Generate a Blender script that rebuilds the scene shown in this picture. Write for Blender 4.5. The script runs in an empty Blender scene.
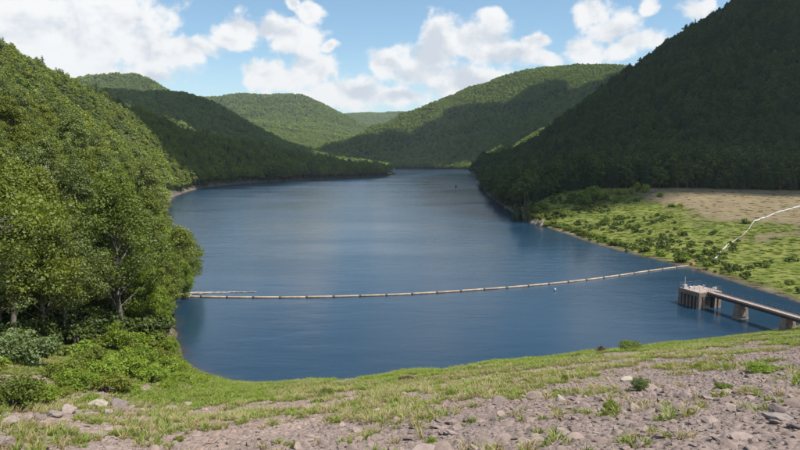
import bpy, bmesh, math, random
import numpy as np
from mathutils import Vector, Matrix
R = math.radians
scene = bpy.context.scene
COL = scene.collection
# ---------------------------------------------------------------- camera
cam_d = bpy.data.cameras.new('camera'); cam = bpy.data.objects.new('camera', cam_d); COL.objects.link(cam)
cam.location = (0, 0, 30); cam.rotation_euler = (R(90)-math.atan(67.0/590.0), 0, 0)
cam_d.sensor_width = 36; cam_d.lens = 590.0/800*36; cam_d.clip_start = .5; cam_d.clip_end = 30000
scene.camera = cam
# ---------------------------------------------------------------- light
SUN_EL, SUN_AZ = R(60), R(112)                    # azimuth from +Y (the view) towards +X
TO_SUN = Vector((math.sin(SUN_AZ)*math.cos(SUN_EL), math.cos(SUN_AZ)*math.cos(SUN_EL), math.sin(SUN_EL)))
sun_d = bpy.data.lights.new('sun', 'SUN'); sun_d.energy = 4.8; sun_d.angle = R(.53); sun_d.color = (1, .955, .88)
sun = bpy.data.objects.new('sun', sun_d); COL.objects.link(sun)
sun.rotation_euler = TO_SUN.to_track_quat('Z', 'Y').to_euler()
vs = scene.view_settings
vs.view_transform = 'Standard'; vs.look = 'None'; vs.gamma = 1; vs.use_curve_mapping = False; vs.exposure = 0.5
scene.render.engine = 'CYCLES'
cy = scene.cycles
cy.use_denoising = True; cy.max_bounces = 4; cy.diffuse_bounces = 2; cy.glossy_bounces = 2; cy.transmission_bounces = 3; cy.volume_bounces = 1; cy.transparent_max_bounces = 6
cy.sample_clamp_indirect = 4; cy.use_adaptive_sampling = True; cy.adaptive_threshold = .02
try: cy.denoiser = 'OPENIMAGEDENOISE'; cy.denoising_input_passes = 'RGB_ALBEDO_NORMAL'; cy.denoising_prefilter = 'ACCURATE'
except Exception: pass

class NT:                                        # small node-tree writer
    def __init__(s, tree): s.t = tree; s.t.nodes.clear()
    def n(s, typ, **kw):
        nd = s.t.nodes.new(typ)
        ins = kw.pop('ins', {})
        for k, v in kw.items(): setattr(nd, k, v)
        for k, v in ins.items():
            if isinstance(v, bpy.types.NodeSocket): s.t.links.new(v, nd.inputs[k])
            else: nd.inputs[k].default_value = v
        return nd
    def l(s, a, b): s.t.links.new(a, b)
    def m(s, op, a, b=None, c=None, clamp=False):
        nd = s.t.nodes.new('ShaderNodeMath'); nd.operation = op; nd.use_clamp = clamp
        for i, v in enumerate((a, b, c)):
            if v is None: continue
            if isinstance(v, bpy.types.NodeSocket): s.l(v, nd.inputs[i])
            else: nd.inputs[i].default_value = v
        return nd.outputs[0]
    def vm(s, op, a, b=None, scale=None):
        nd = s.t.nodes.new('ShaderNodeVectorMath'); nd.operation = op
        for i, v in enumerate((a, b)):
            if v is None: continue
            if isinstance(v, bpy.types.NodeSocket): s.l(v, nd.inputs[i])
            else: nd.inputs[i].default_value = v
        if scale is not None:
            if isinstance(scale, bpy.types.NodeSocket): s.l(scale, nd.inputs['Scale'])
            else: nd.inputs['Scale'].default_value = scale
        return nd.outputs['Value'] if op in ('LENGTH', 'DOT_PRODUCT', 'DISTANCE') else nd.outputs[0]
    def mix(s, fac, a, b, blend='MIX'):
        nd = s.t.nodes.new('ShaderNodeMix'); nd.data_type = 'RGBA'; nd.blend_type = blend; nd.clamp_factor = True
        for sock, v in ((nd.inputs[0], fac), (nd.inputs[6], a), (nd.inputs[7], b)):
            if isinstance(v, bpy.types.NodeSocket): s.l(v, sock)
            elif isinstance(v, (int, float)): sock.default_value = v
            else: sock.default_value = (*v, 1) if len(v) == 3 else v
        return nd.outputs[2]
    def ss(s, x, a, b):                          # smoothstep
        nd = s.t.nodes.new('ShaderNodeMapRange'); nd.interpolation_type = 'SMOOTHSTEP'
        s.l(x, nd.inputs[0]); nd.inputs[1].default_value = a; nd.inputs[2].default_value = b
        return nd.outputs[0]
    def noise(s, vec, scale, detail=4, rough=.55, dist=0.0, out=0):
        nd = s.t.nodes.new('ShaderNodeTexNoise'); s.l(vec, nd.inputs['Vector'])
        nd.inputs['Scale'].default_value = scale; nd.inputs['Detail'].default_value = detail
        nd.inputs['Roughness'].default_value = rough; nd.inputs['Distortion'].default_value = dist
        return nd.outputs[out]
# ---------------------------------------------------------------- terrain model (pure numbers)
F, CX, CY, PITCH, CAMH = 590.0, 400.0, 225.0, math.atan(67.0/590.0), 30.0
def ray(px, py):
    u, v = (px-CX)/F, (CY-py)/F
    return np.array([u, math.cos(PITCH)+v*math.sin(PITCH), -math.sin(PITCH)+v*math.cos(PITCH)])
def P(px, py, Y, drop=0.0):                      # point of a sight line at distance Y
    d = ray(px, py); d = d*(Y/d[1]); return (d[0], Y, CAMH+d[2]-drop)
def G(px, py, z=0.0):                            # sight line meets the level z
    d = ray(px, py); t = (z-CAMH)/d[2]; return (d[0]*t, d[1]*t)
def project(x, y, z):
    c, s = math.cos(PITCH), math.sin(PITCH); zz = z-CAMH
    dep = y*c - zz*s; up = y*s + zz*c
    return CX+F*x/dep, CY-F*up/dep

SHORE_PX = [(172,300),(173,315),(175,330),(179,346),(185,360),(203,373),(240,383),(300,388),(340,385),(390,379),(440,373),
            (490,366),(530,361),(570,356),(610,351),(650,346),(690,342),(725,338),(750,335),(770,331),(800,326),(830,320),(880,312)]
SHORE_B = [(880,318),(800,303),(770,293),(740,284),(715,276),(690,268.5),(665,262),(640,256),(620,251),(600,245.5),(580,239),(560,232),(545,227),
           (530,222),(515,213),(500,204.5),(490,197),(483,190),(480,184),(482,179)]
SHORE_C = [(120.,1020.),(175.,1250.),(210.,1450.),(150.,1520.),(60.,1560.),(10.,1600.),(-25.,1560.),(-30.,1350.),(-12.,1200.)]
SHORE_D = [(397,174.5),(380,176.5),(345,178),(315,179.5),(290,181),(260,182),(230,184.5),(205,187.5),(190,190.5)]
SHORE_E = [(-186.,500.),(-172.,440.),(-140.,350.),(-110.,270.),(-86.,210.),(-68.,170.),(-56.,145.)]
LAKE = np.array([G(*p) for p in SHORE_PX]+[G(*p) for p in SHORE_B]+SHORE_C+[G(*p) for p in SHORE_D]+SHORE_E)
DAM0, DAMU = np.array([-13.,78.]), np.array([.961,.277]); DAMN = np.array([.277,-.961])

def poly_sd(x, y, poly):                         # signed distance, positive outside
    x = np.asarray(x, float); y = np.asarray(y, float)
    d2 = np.full(x.shape, 1e18); ins = np.zeros(x.shape, bool); n = len(poly)
    for i in range(n):
        ax, ay = poly[i]; bx, by = poly[(i+1) % n]
        ex, ey = bx-ax, by-ay
        t = np.clip(((x-ax)*ex+(y-ay)*ey)/(ex*ex+ey*ey+1e-12), 0, 1)
        d2 = np.minimum(d2, (x-ax-t*ex)**2+(y-ay-t*ey)**2)
        c = ((ay > y) != (by > y))
        xi = ax+(y-ay)*ex/(ey if abs(ey) > 1e-9 else 1e-9)
        ins ^= c & (x < xi)
    d = np.sqrt(d2); return np.where(ins, -d, d)

CP = []                                          # control points of the land form
def add(*pts):
    for p in pts: CP.append(tuple(map(float, p)))
N = len(LAKE)
for i in range(N):
    a, b = LAKE[i], LAKE[(i+1) % N]; L = np.hypot(*(b-a)); k = max(1, int(L/60))
    for j in range(k): q = a+(b-a)*j/k; add((q[0], q[1], 0))
for s in (-12, 0, 12, 25, 40, 55, 70, 85, 105):  # the dam's upstream face, 1 in 3
    for d in (6, 15, 27, 40, 53, 66, 78):
        if s < 0 and d < 20: continue
        q = DAM0+DAMU*s+DAMN*d; add((q[0], q[1], .33*d))
    for d in (90, 130, 200): q = DAM0+DAMU*s+DAMN*d; add((q[0], q[1], 26.5))
add((-38,70,5.5),(-45,60,10),(-38,50,11.5),(-30,60,7),(-52,72,8),(-44,84,4.2),(-55,92,6),(-30,38,15),(-45,40,16.5),(-25,20,21.5),(-50,15,25),
    (-62,80,12),(-70,60,17),(-80,40,24),(-80,90,21),(-62,115,9),(-72,140,12),(-95,125,30),(-120,90,45),(-130,140,55),(-160,100,68),(-90,0,34),(-140,20,55),
    (-110,190,22),(-150,200,48),(-140,270,24),(-185,280,52),(-170,350,24),(-215,360,55),(-205,450,26),(-250,450,58),(-230,550,27))
CREST_L = [(-40,20,470),(0,46,500),(35,62,520),(62,76,560),(100,92,620),(130,106,680),(165,117,760),(200,127,840),(240,137,920),(285,150,980),(320,158,1020),(355,165,1060)]
for p in CREST_L:
    x, y, z = P(*p, drop=15); add((x, y, max(z, 3)))
    add((x*1.22, y*1.2, max(z-25, 3)))
add((-420,350,118),(-430,180,112),(-400,20,95),(-300,60,90),(-330,250,92),(-300,-60,70),(-600,300,130),(-700,700,120),(-500,900,90),(-260,1050,25),(-120,1120,6),(-40,1130,4),(-90,1350,6),(-300,1300,20))
for p in [(120,93,1650),(160,97,1620),(190,97.5,1600),(215,105,1580),(245,121,1550),(275,139,1500),(300,153,1450)]:
    x, y, z = P(*p, drop=10); add((x, y, z)); add((x*1.2, y*1.2, z*.45))
for p in [(20,108,2700),(80,88,2600),(105,81,2600),(135,75,2600),(155,85,2600),(175,96,2600),(192,108,2600)]:
    x, y, z = P(*p, drop=6); add((x, y, z)); add((x*1.18, y*1.18, z*.5))
for p in [(150,103,3600),(195,98,3600),(240,96,3600),(280,96,3600),(303,98,3600),(325,108,3600),(350,121,3500),(372,133,3400),(395,146,3300)]:
    x, y, z = P(*p, drop=6); add((x, y, z)); add((x*1.2, y*1.2, z*.6))
for p in [(300,117,5600),(340,117,5600),(370,115.5,5600),(400,114.5,5600),(440,117,5600),(520,112,5600),(0,105,6000),(-150,100,5600),(650,110,5600),(800,105,5600)]:
    x, y, z = P(*p); add((x, y, z)); add((x*1.5, y*1.5, z*.8))
for p in [(300,155,1720),(325,147,1800),(345,139,1870),(370,128,1950),(400,116,2050),(430,104.5,2130),(470,89,2220),(510,75,2300),(540,68,2350),(570,66,2350),(600,68.5,2350),(650,75,2350),(720,85,2350)]:
    x, y, z = P(*p, drop=8); add((x, y, z)); add((x*1.2, y*1.2, z*.6))
add((0,1640,3),(60,1610,4),(-60,1700,6),(150,1600,10),(260,1500,12),(330,1650,60),(180,1850,95),(60,1850,60),(320,1950,170),(450,1950,190),(-200,1600,30),(-150,2000,40))
CREST_R = [(486,166,770),(495,156,790),(520,138,820),(560,113,850),(600,87,880),(640,61,900),(680,35,910),(705,19,920),(730,3,920),(780,-32,900),(860,-80,860),(1000,-150,760)]
for p in CREST_R:
    x, y, z = P(*p, drop=15); add((x, y, max(z, 3)))
    add((x*1.35+20, y*1.3, max(z*.5, 4)))
add((150,1000,30),(190,1150,40),(330,1250,90),(600,1300,160),(260,1400,40),(700,900,330),(900,700,330),(800,400,200),(1300,900,420))
TREELINE = [(531,216,262),(540,203,285),(552,194,305),(575,190,320),(610,188,325),(660,188,328),(700,188.5,330),(750,189.5,330),(800,190.5,330),(870,192,325),(960,196,310)]
for p in TREELINE: add(P(*p))
MEADOW = [(655,225,225),(700,225,220),(750,225,215),(800,225,210),(860,225,200),(700,205,270),(750,207,270),(800,207,265),(620,215,255),(600,205,280),(860,208,260),(720,250,182),(780,262,165)]
for p in MEADOW: add(P(*p))
for p in [(560,160,450),(620,150,470),(700,150,480),(780,150,480),(880,140,470),(520,176,420),(505,178,560),(500,172,650)]: add(P(*p, drop=14))
add((150,95,6),(200,110,12),(150,150,6),(260,160,20),(120,60,20))
# lake bed
for s in (.25, .5, .75):
    for i in range(0, 23, 3):
        pass
for p in [(-20,130),(20,120),(45,130),(0,180),(-40,180),(40,190),(-60,260),(0,260),(40,260),(-90,360),(-30,400),(40,400),(-120,470),(-60,550),(20,560),(70,560),(-150,560),(-120,680),(-20,700),(70,700),(-80,800),(20,850),(80,850),(30,1000),(60,1200),(90,1400),(60,1000),(90,120),(110,125),(-35,110),(60,145)]:
    add((*p, -5))
CP = np.array(CP)
_, ui = np.unique(np.round(CP[:, :2]/1.5), axis=0, return_index=True); CP = CP[np.sort(ui)]
def _solve():
    n = len(CP); X = CP[:, :2]/500.0
    A = np.zeros((n+3, n+3)); r = np.hypot(X[:, None, 0]-X[None, :, 0], X[:, None, 1]-X[None, :, 1])
    A[:n, :n] = r; A[:n, n] = 1; A[:n, n+1:] = X; A[n, :n] = 1; A[n+1:, :n] = X.T
    return X, np.linalg.solve(A, np.concatenate([CP[:, 2], [0, 0, 0]]))
CPX, CPW = _solve()
def _hash(ix, iy, seed):
    h = (ix.astype(np.int64)*374761393+iy.astype(np.int64)*668265263+seed*1442695041) & 0xFFFFFFFF
    h = ((h ^ (h >> 13))*1274126177) & 0xFFFFFFFF
    return ((h ^ (h >> 16)) & 0xFFFF)/65535.0
def vnoise(x, y, seed=0):
    ix, iy = np.floor(x), np.floor(y); fx, fy = x-ix, y-iy
    fx, fy = fx*fx*(3-2*fx), fy*fy*(3-2*fy)
    a, b = _hash(ix, iy, seed), _hash(ix+1, iy, seed); c, d = _hash(ix, iy+1, seed), _hash(ix+1, iy+1, seed)
    return (a+(b-a)*fx)*(1-fy)+(c+(d-c)*fx)*fy-.5
def fbm(x, y, seed=0, n=4):
    s, a = 0, 1.0
    for k in range(n): s = s+a*vnoise(x, y, seed+k*17); x, y, a = x*2.03+3.1, y*2.03+1.7, a*.5
    return s
def sstep(a, b, x):
    t = np.clip((x-a)/(b-a), 0, 1); return t*t*(3-2*t)
def height(x, y, rough=True):
    x = np.atleast_1d(np.asarray(x, float)); y = np.atleast_1d(np.asarray(y, float)); sh = x.shape
    x, y = x.ravel(), y.ravel(); h = np.zeros(x.shape)
    for i in range(0, len(x), 20000):
        xs, ys = x[i:i+20000]/500, y[i:i+20000]/500
        r = np.hypot(xs[:, None]-CPX[None, :, 0], ys[:, None]-CPX[None, :, 1])
        h[i:i+20000] = r @ CPW[:len(CPX)] + CPW[-3]+CPW[-2]*xs+CPW[-1]*ys
    sd = poly_sd(x, y, LAKE)
    rr = np.hypot(x, y)
    if rough:
        k = sstep(0, 14, np.abs(sd))
        far = sstep(250, 900, rr)*sstep(12, 60, h)
        h = h+k*(fbm(x/9, y/9, 3)*.55+fbm(x/2.2, y/2.2, 9, 3)*.13)+far*fbm(x/190, y/190, 5, 3)*17
        h = h+fbm(x/.7, y/.7, 31, 2)*.08*sstep(1, 6, sd)*(rr < 130)
    edge = fbm(x/6, y/6, 77, 3)*1.2
    sd = sd+edge*sstep(.3, 40, rr)
    h = np.where(sd < 0, np.minimum(h, -.02+np.maximum(sd*.16, -5)), np.maximum(h, .03+.1*np.minimum(sd, 6)))
    return h.reshape(sh)
def ground_at(px, py):                           # where a sight line first meets the land
    d = ray(px, py); d = d/d[1]
    t = np.geomspace(8, 6000, 1400); z = CAMH+d[2]*t
    h = height(d[0]*t, t, False); k = np.argmax(np.maximum(h, 0) > z)
    if not (np.maximum(h, 0) > z).any(): return None
    t0, t1 = t[k-1], t[k]
    for _ in range(18):
        m = (t0+t1)/2
        if max(height(d[0]*m, m, False)[0], 0) > CAMH+d[2]*m: t1 = m
        else: t0 = m
    return np.array([d[0]*t1, t1, height(d[0]*t1, t1)[0]])

# ---------------------------------------------------------------- sky: clear air with fair-weather cumulus
world = bpy.data.worlds.new('World'); scene.world = world; world.use_nodes = True
CLOUDS = [  # direction seen from the dam (px, py in the 800 px frame) and half sizes
 (10,30,85,36),(70,45,80,34),(110,18,55,30),(140,42,32,26),(20,66,75,22),(185,52,30,13),(120,72,60,14),(238,32,24,17),(225,42,16,10),
 (290,38,34,17),(262,34,20,12),(312,10,17,9),(292,4,8,6),(318,70,30,19),(285,78,45,15),(345,92,48,17),(255,72,22,10),(336,46,9,6),
 (388,64,22,14),(420,72,40,19),(440,38,26,22),(432,55,40,20),(492,18,13,13),(482,42,32,21),(505,56,36,16),(470,80,60,18),(535,42,16,8),(400,96,40,12),(540,60,20,7),
 (596,8,19,13),(612,28,24,16),(592,48,27,15),(632,42,14,10),(650,40,14,9),(618,50,25,11),(690,12,16,9),(703,6,10,7),(648,8,8,6),
 (-60,40,60,34),(-130,70,70,26),(860,-10,30,24),(900,30,50,26),(150,-50,60,18),(420,-60,70,22),(640,-70,55,22)]
def build_sky():
    T = NT(world.node_tree)
    geo = T.n('ShaderNodeTexCoord'); d = T.vm('NORMALIZE', geo.outputs['Generated'])
    sky = T.n('ShaderNodeTexSky', sky_type='NISHITA', sun_disc=False, sun_elevation=SUN_EL, sun_rotation=SUN_AZ, altitude=300, air_density=1.0, dust_density=.6, ozone_density=1.6)
    warp = T.vm('ADD', d, T.vm('SCALE', T.vm('SUBTRACT', T.noise(d, 9, 3, .5, 0, 1), (.5, .5, .5)), None, .05))
    field = None
    for (px, py, rx, ry) in CLOUDS:
        c = ray(px, py); c = c/np.linalg.norm(c); rx, ry = rx/F*1.1, ry/F*1.1
        q = T.vm('MULTIPLY', T.vm('SUBTRACT', warp, tuple(c)), (1/rx, 1/rx, 1/ry))
        b = T.m('SUBTRACT', 1.0, T.vm('LENGTH', q))
        if field is None: field = b
        else:
            nd = T.n('ShaderNodeMath', operation='SMOOTH_MAX'); T.l(field, nd.inputs[0]); T.l(b, nd.inputs[1]); nd.inputs[2].default_value = .25; field = nd.outputs[0]
    sep = T.n('ShaderNodeSeparateXYZ'); T.l(d, sep.inputs[0])
    # elsewhere in the sky the same kind of cloud goes on
    wide = T.m('ADD', T.ss(sep.outputs['Z'], .36, .5), T.m('SUBTRACT', 1.0, T.ss(sep.outputs['Y'], .55, .75)), clamp=True)
    gen = T.m('SUBTRACT', T.m('MULTIPLY', T.noise(T.vm('MULTIPLY', d, (1, 1, 1.8)), 3.4, 2, .5), 3.2), 1.75)
    gen = T.m('MULTIPLY', T.m('ADD', gen, 2.0), wide); gen = T.m('SUBTRACT', gen, 2.0)
    field = T.m('MAXIMUM', T.m('MAXIMUM', field, gen), -1.5)
    sc = T.vm('MULTIPLY', d, (1, 1, 1.25))
    fb = T.noise(sc, 17, 8, .56, .25); fine = T.noise(sc, 46, 6, .6, .3)
    dens = T.m('ADD', field, T.m('ADD', T.m('MULTIPLY', T.m('SUBTRACT', fb, .5), 1.9), T.m('MULTIPLY', T.m('SUBTRACT', fine, .5), .7)))
    alpha = T.ss(dens, -.05, .46)
    up = T.vm('ADD', sc, (.012, 0, .022)); fb2 = T.noise(up, 17, 8, .56, .25)
    lit = T.m('ADD', T.m('MULTIPLY', T.m('SUBTRACT', fb, fb2), 2.2), .62)
    big = T.noise(d, 5.0, 3, .5)
    body = T.m('MULTIPLY', T.ss(field, .25, .9), T.ss(big, .42, .66))
    shade = T.m('SUBTRACT', T.m('ADD', lit, .15), T.m('MULTIPLY', body, .75))
    ccol = T.mix(T.ss(shade, .05, .9), (5.0, 5.4, 5.95), (7.3, 7.35, 7.4))
    hz = T.m('MULTIPLY', T.m('SUBTRACT', 1.0, T.ss(sep.outputs['Z'], .02, .2)), .35)
    base = T.mix(1.0, sky.outputs[0], (1.1, 1.24, 1.2), 'MULTIPLY')
    base = T.mix(hz, base, (5.9, 6.8, 7.3))
    col = T.mix(T.m('MULTIPLY', alpha, T.ss(sep.outputs['Z'], -.02, .05)), base, ccol)
    bg = T.n('ShaderNodeBackground'); T.l(col, bg.inputs[0]); bg.inputs[1].default_value = .095
    out = T.n('ShaderNodeOutputWorld'); T.l(bg.outputs[0], out.inputs[0])
build_sky()
world.cycles.sampling_method = 'MANUAL'; world.cycles.sample_map_resolution = 512
# ---------------------------------------------------------------- helpers
rng = np.random.default_rng(7); random.seed(7)
def tag(o, label=None, cat=None, group=None, kind=None):
    for k, v in (('label', label), ('category', cat), ('group', group), ('kind', kind)):
        if v: o[k] = v
    return o
def mesh(name, v, f, mat=None, smooth=False, attrs=None):
    me = bpy.data.meshes.new(name); me.from_pydata([tuple(p) for p in v] if not isinstance(v, list) else v, [], f if isinstance(f, list) else f.tolist())
    if mat: me.materials.append(mat)
    if smooth: me.polygons.foreach_set('use_smooth', [True]*len(me.polygons))
    for k, a in (attrs or {}).items():
        a = np.asarray(a, np.float32)
        if a.ndim == 1: me.attributes.new(k, 'FLOAT', 'POINT').data.foreach_set('value', a)
        else: me.attributes.new(k, 'FLOAT_COLOR', 'POINT').data.foreach_set('color', a.ravel())
    me.update(); return me
def obj(name, me, parent=None, loc=(0, 0, 0), rot=(0, 0, 0), scale=(1, 1, 1)):
    o = bpy.data.objects.new(name, me); COL.objects.link(o); o.location = loc; o.rotation_euler = rot
    o.scale = scale if not isinstance(scale, (int, float)) else (scale,)*3
    if parent: o.parent = parent
    return o
def empty(name, loc=(0, 0, 0), rz=0.0, scale=1.0):
    o = obj(name, None, None, loc, (0, 0, rz), scale); o.empty_display_size = .5; return o
def copy_tree(src, parent=None):
    c = src.copy(); COL.objects.link(c); c.parent = parent
    for ch in src.children: copy_tree(ch, c)
    return c
class MB:
    def __init__(s): s.v, s.f = [], []
    def add(s, v, f):
        o = len(s.v); s.v += [tuple(map(float, p)) for p in v]; s.f += [tuple(i+o for i in q) for q in f]; return s
    def box(s, c, size, rz=0.0, taper=1.0, bev=0.0):
        x, y, z = (k/2 for k in size); cs, sn = math.cos(rz), math.sin(rz)
        def ring(hx, hy, zz): return [(c[0]+a*cs-b*sn, c[1]+a*sn+b*cs, c[2]+zz) for a, b in ((-hx, -hy), (hx, -hy), (hx, hy), (-hx, hy))]
        if bev > 0:
            rings = [ring(x-bev, y-bev, -z), ring(x, y, -z+bev), ring(x*taper, y*taper, z-bev), ring(x*taper-bev, y*taper-bev, z)]
        else: rings = [ring(x, y, -z), ring(x*taper, y*taper, z)]
        v = [p for r_ in rings for p in r_]; n = len(rings)
        f = [(3, 2, 1, 0), tuple(4*(n-1)+i for i in range(4))]
        for k in range(n-1):
            for i in range(4): f.append((4*k+i, 4*k+(i+1) % 4, 4*k+4+(i+1) % 4, 4*k+4+i))
        return s.add(v, f)
    def tube(s, pts, rad, n=8, cap=True):
        pts = [np.array(p, float) for p in pts]; rad = [rad]*len(pts) if isinstance(rad, (int, float)) else rad
        V, Fc = [], []; u = None
        for i, p in enumerate(pts):
            t = pts[min(i+1, len(pts)-1)]-pts[max(i-1, 0)]; t = t/(np.linalg.norm(t)+1e-9)
            if u is None:
                u = np.cross(t, (0, 0, 1) if abs(t[2]) < .9 else (1, 0, 0))
            u = u-t*np.dot(u, t); u = u/(np.linalg.norm(u)+1e-9); w = np.cross(t, u)
            for k in range(n):
                a = 2*math.pi*k/n; V.append(p+(u*math.cos(a)+w*math.sin(a))*rad[i])
        for i in range(len(pts)-1):
            for k in range(n): Fc.append((i*n+k, i*n+(k+1) % n, (i+1)*n+(k+1) % n, (i+1)*n+k))
        if cap: Fc.append(tuple(range(n-1, -1, -1))); Fc.append(tuple((len(pts)-1)*n+k for k in range(n)))
        return s.add(V, Fc)
    def build(s, name, mat, parent=None, smooth=False, **kw): return obj(name, mesh(name, s.v, s.f, mat, smooth), parent, **kw)

# ---------------------------------------------------------------- materials
def mat(name):
    m = bpy.data.materials.new(name); m.use_nodes = True; return m, NT(m.node_tree)
def finish(T, bsdf, disp=None):
    o = T.n('ShaderNodeOutputMaterial'); T.l(bsdf, o.inputs[0])
def pos(T): return T.n('ShaderNodeNewGeometry').outputs['Position']
def local(T): return T.n('ShaderNodeTexCoord').outputs['Object']
def princ(T, col, rough=.8, normal=None, spec=.3, **ins):
    b = T.n('ShaderNodeBsdfPrincipled')
    for k, v in (('Base Color', col), ('Roughness', rough), ('Specular IOR Level', spec)):
        if isinstance(v, bpy.types.NodeSocket): T.l(v, b.inputs[k])
        else: b.inputs[k].default_value = (*v, 1) if isinstance(v, tuple) and len(v) == 3 else v
    if normal: T.l(normal, b.inputs['Normal'])
    return b.outputs[0]
def bump(T, h, strength=.5, dist=.1):
    b = T.n('ShaderNodeBump'); T.l(h, b.inputs['Height']); b.inputs['Strength'].default_value = strength; b.inputs['Distance'].default_value = dist; return b.outputs[0]
def leaf_mat(name, dark, light, transl=.35, tint=(1, 1, 1), vary=.35):
    m, T = mat(name)
    sh = T.n('ShaderNodeAttribute', attribute_name='shade').outputs['Fac']
    rnd = T.n('ShaderNodeObjectInfo').outputs['Random']
    patch = T.noise(pos(T), .018, 3, .6)
    f = T.m('ADD', T.m('MULTIPLY', sh, .48), T.m('ADD', T.m('MULTIPLY', rnd, vary), T.m('MULTIPLY', T.m('SUBTRACT', patch, .43), 1.0)), clamp=True)
    c = T.mix(f, dark, light)
    c = T.mix(T.m('MULTIPLY', T.m('FRACT', T.m('MULTIPLY', rnd, 7.13)), .6), c, tint, 'MULTIPLY')
    d = T.n('ShaderNodeBsdfDiffuse'); T.l(c, d.inputs[0])
    tr = T.n('ShaderNodeBsdfTranslucent'); T.l(T.mix(1.0, c, (1.15, 1.25, .45), 'MULTIPLY'), tr.inputs[0])
    ms = T.n('ShaderNodeMixShader', ins={0: transl}); T.l(d.outputs[0], ms.inputs[1]); T.l(tr.outputs[0], ms.inputs[2])
    g = T.n('ShaderNodeBsdfGlossy', ins={'Roughness': .5}); g.inputs[0].default_value = (1, 1, 1, 1)
    ms2 = T.n('ShaderNodeMixShader', ins={0: .02}); T.l(ms.outputs[0], ms2.inputs[1]); T.l(g.outputs[0], ms2.inputs[2])
    finish(T, ms2.outputs[0]); return m
def plain(name, c1, c2, scale=3.0, rough=.85, bmp=.3, bscale=None, detail=5, spec=.3, coord=pos):
    m, T = mat(name); p = coord(T)
    n = T.noise(p, scale, detail, .6)
    c = T.mix(T.ss(n, .35, .65), c1, c2)
    c = T.mix(T.m('MULTIPLY', T.noise(p, scale*9, 3, .6), .3), c, (.5, .5, .5), 'MULTIPLY')
    finish(T, princ(T, c, rough, bump(T, T.noise(p, bscale or scale*5, 6, .65), bmp, .05), spec)); return m
M = {}
M['leaf_a'] = leaf_mat('leaf_broad', (.065, .10, .014), (.215, .265, .038), .35, (1.25, .95, .7))
M['leaf_b'] = leaf_mat('leaf_olive', (.07, .10, .024), (.22, .26, .068), .33, (1.1, 1.0, .9))
M['leaf_c'] = leaf_mat('leaf_needle', (.02, .045, .02), (.06, .105, .04), .12, (.9, 1, 1.05))
M['leaf_d'] = leaf_mat('leaf_bright', (.11, .175, .014), (.27, .36, .042), .4, (1.1, .98, .8))
M['leaf_e'] = leaf_mat('leaf_greygreen', (.075, .11, .035), (.19, .24, .085), .3, (1, 1, 1))
M['leaf_r'] = leaf_mat('leaf_reddish', (.07, .035, .025), (.17, .09, .06), .25, (1, 1, 1))
M['leaf_h'] = leaf_mat('leaf_hill', (.075, .12, .02), (.24, .31, .05), .3, (1.3, .95, .65), .5)
M['leaf_k'] = leaf_mat('leaf_shaded_slope', (.035, .06, .016), (.12, .165, .038), .22, (1.1, .97, .9), .5)  # hill leaf darkened: cloud shade on the slope put into the colour
M['leaf_f'] = leaf_mat('leaf_far_ridge', (.09, .135, .026), (.24, .31, .058), .3, (1.1, .97, .85), .5)
M['leaf_dry'] = leaf_mat('leaf_dry_meadow', (.185, .148, .083), (.29, .235, .135), .25, (1, .95, .9))
M['leaf_w'] = leaf_mat('leaf_weed_shade', (.05, .08, .016), (.15, .195, .034), .3, (1.1, .97, .85))  # weed leaf, darkened to stand in for cloud shade
M['leaf_u'] = leaf_mat('leaf_understorey_shade', (.03, .055, .012), (.11, .15, .03), .3, (1.1, .97, .85))  # bush leaf darkened to carry the shade under the canopy
M['leaf_straw'] = leaf_mat('leaf_straw', (.26, .205, .10), (.42, .355, .195), .25, (1, .95, .9))
M['leaf_grass'] = leaf_mat('leaf_grass', (.12, .165, .026), (.265, .325, .07), .35, (1.15, .97, .8))
M['bark'] = plain('bark', (.10, .08, .06), (.22, .19, .16), 2.0, .9, .8)
M['bark_pale'] = plain('bark_pale', (.42, .40, .36), (.72, .70, .65), 1.5, .85, .4)
def stone_mat(name, a, b, c_):
    m, T = mat(name); p = local(T); rnd = T.n('ShaderNodeObjectInfo').outputs['Random']
    n = T.noise(p, 2.2, 6, .65); c = T.mix(T.ss(n, .3, .7), a, b)
    c = T.mix(T.m('MULTIPLY', T.m('FRACT', T.m('MULTIPLY', rnd, 5.7)), .55), c, c_)
    v = T.n('ShaderNodeMapRange', ins={3: .7, 4: 1.22}); T.l(rnd, v.inputs[0])
    hs = T.n('ShaderNodeHueSaturation'); T.l(c, hs.inputs['Color']); T.l(v.outputs[0], hs.inputs['Value'])
    wp = T.vm('DOT_PRODUCT', T.vm('SUBTRACT', pos(T), (-13., 78., 0.)), (.877, -.961, 0.))
    rub = T.ss(T.m('ADD', wp, T.m('MULTIPLY', T.m('SUBTRACT', T.noise(pos(T), .15, 3, .5), .5), 22)), 46, 62)
    dk = T.n('ShaderNodeHueSaturation', ins={'Saturation': .85, 'Value': .86}); T.l(hs.outputs[0], dk.inputs['Color'])
    hs = T.n('ShaderNodeHueSaturation'); T.l(T.mix(rub, dk.inputs['Color'].links[0].from_socket, dk.outputs[0]), hs.inputs['Color'])
    li = T.ss(T.noise(p, 11, 5, .7), .56, .7)
    c = T.mix(T.m('MULTIPLY', li, .4), hs.outputs[0], (.2, .2, .17))
    finish(T, princ(T, c, .9, bump(T, T.noise(p, 9, 8, .7), .7, .06), .2)); return m
M['stone'] = stone_mat('riprap_stone', (.225, .165, .14), (.325, .248, .213), (.29, .195, .15))
M['boulder_pale'] = stone_mat('boulder_pale', (.32, .275, .215), (.42, .37, .30), (.38, .33, .25))
M['boulder_grey'] = stone_mat('boulder_grey', (.19, .15, .135), (.30, .245, .22), (.26, .19, .165))
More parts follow.
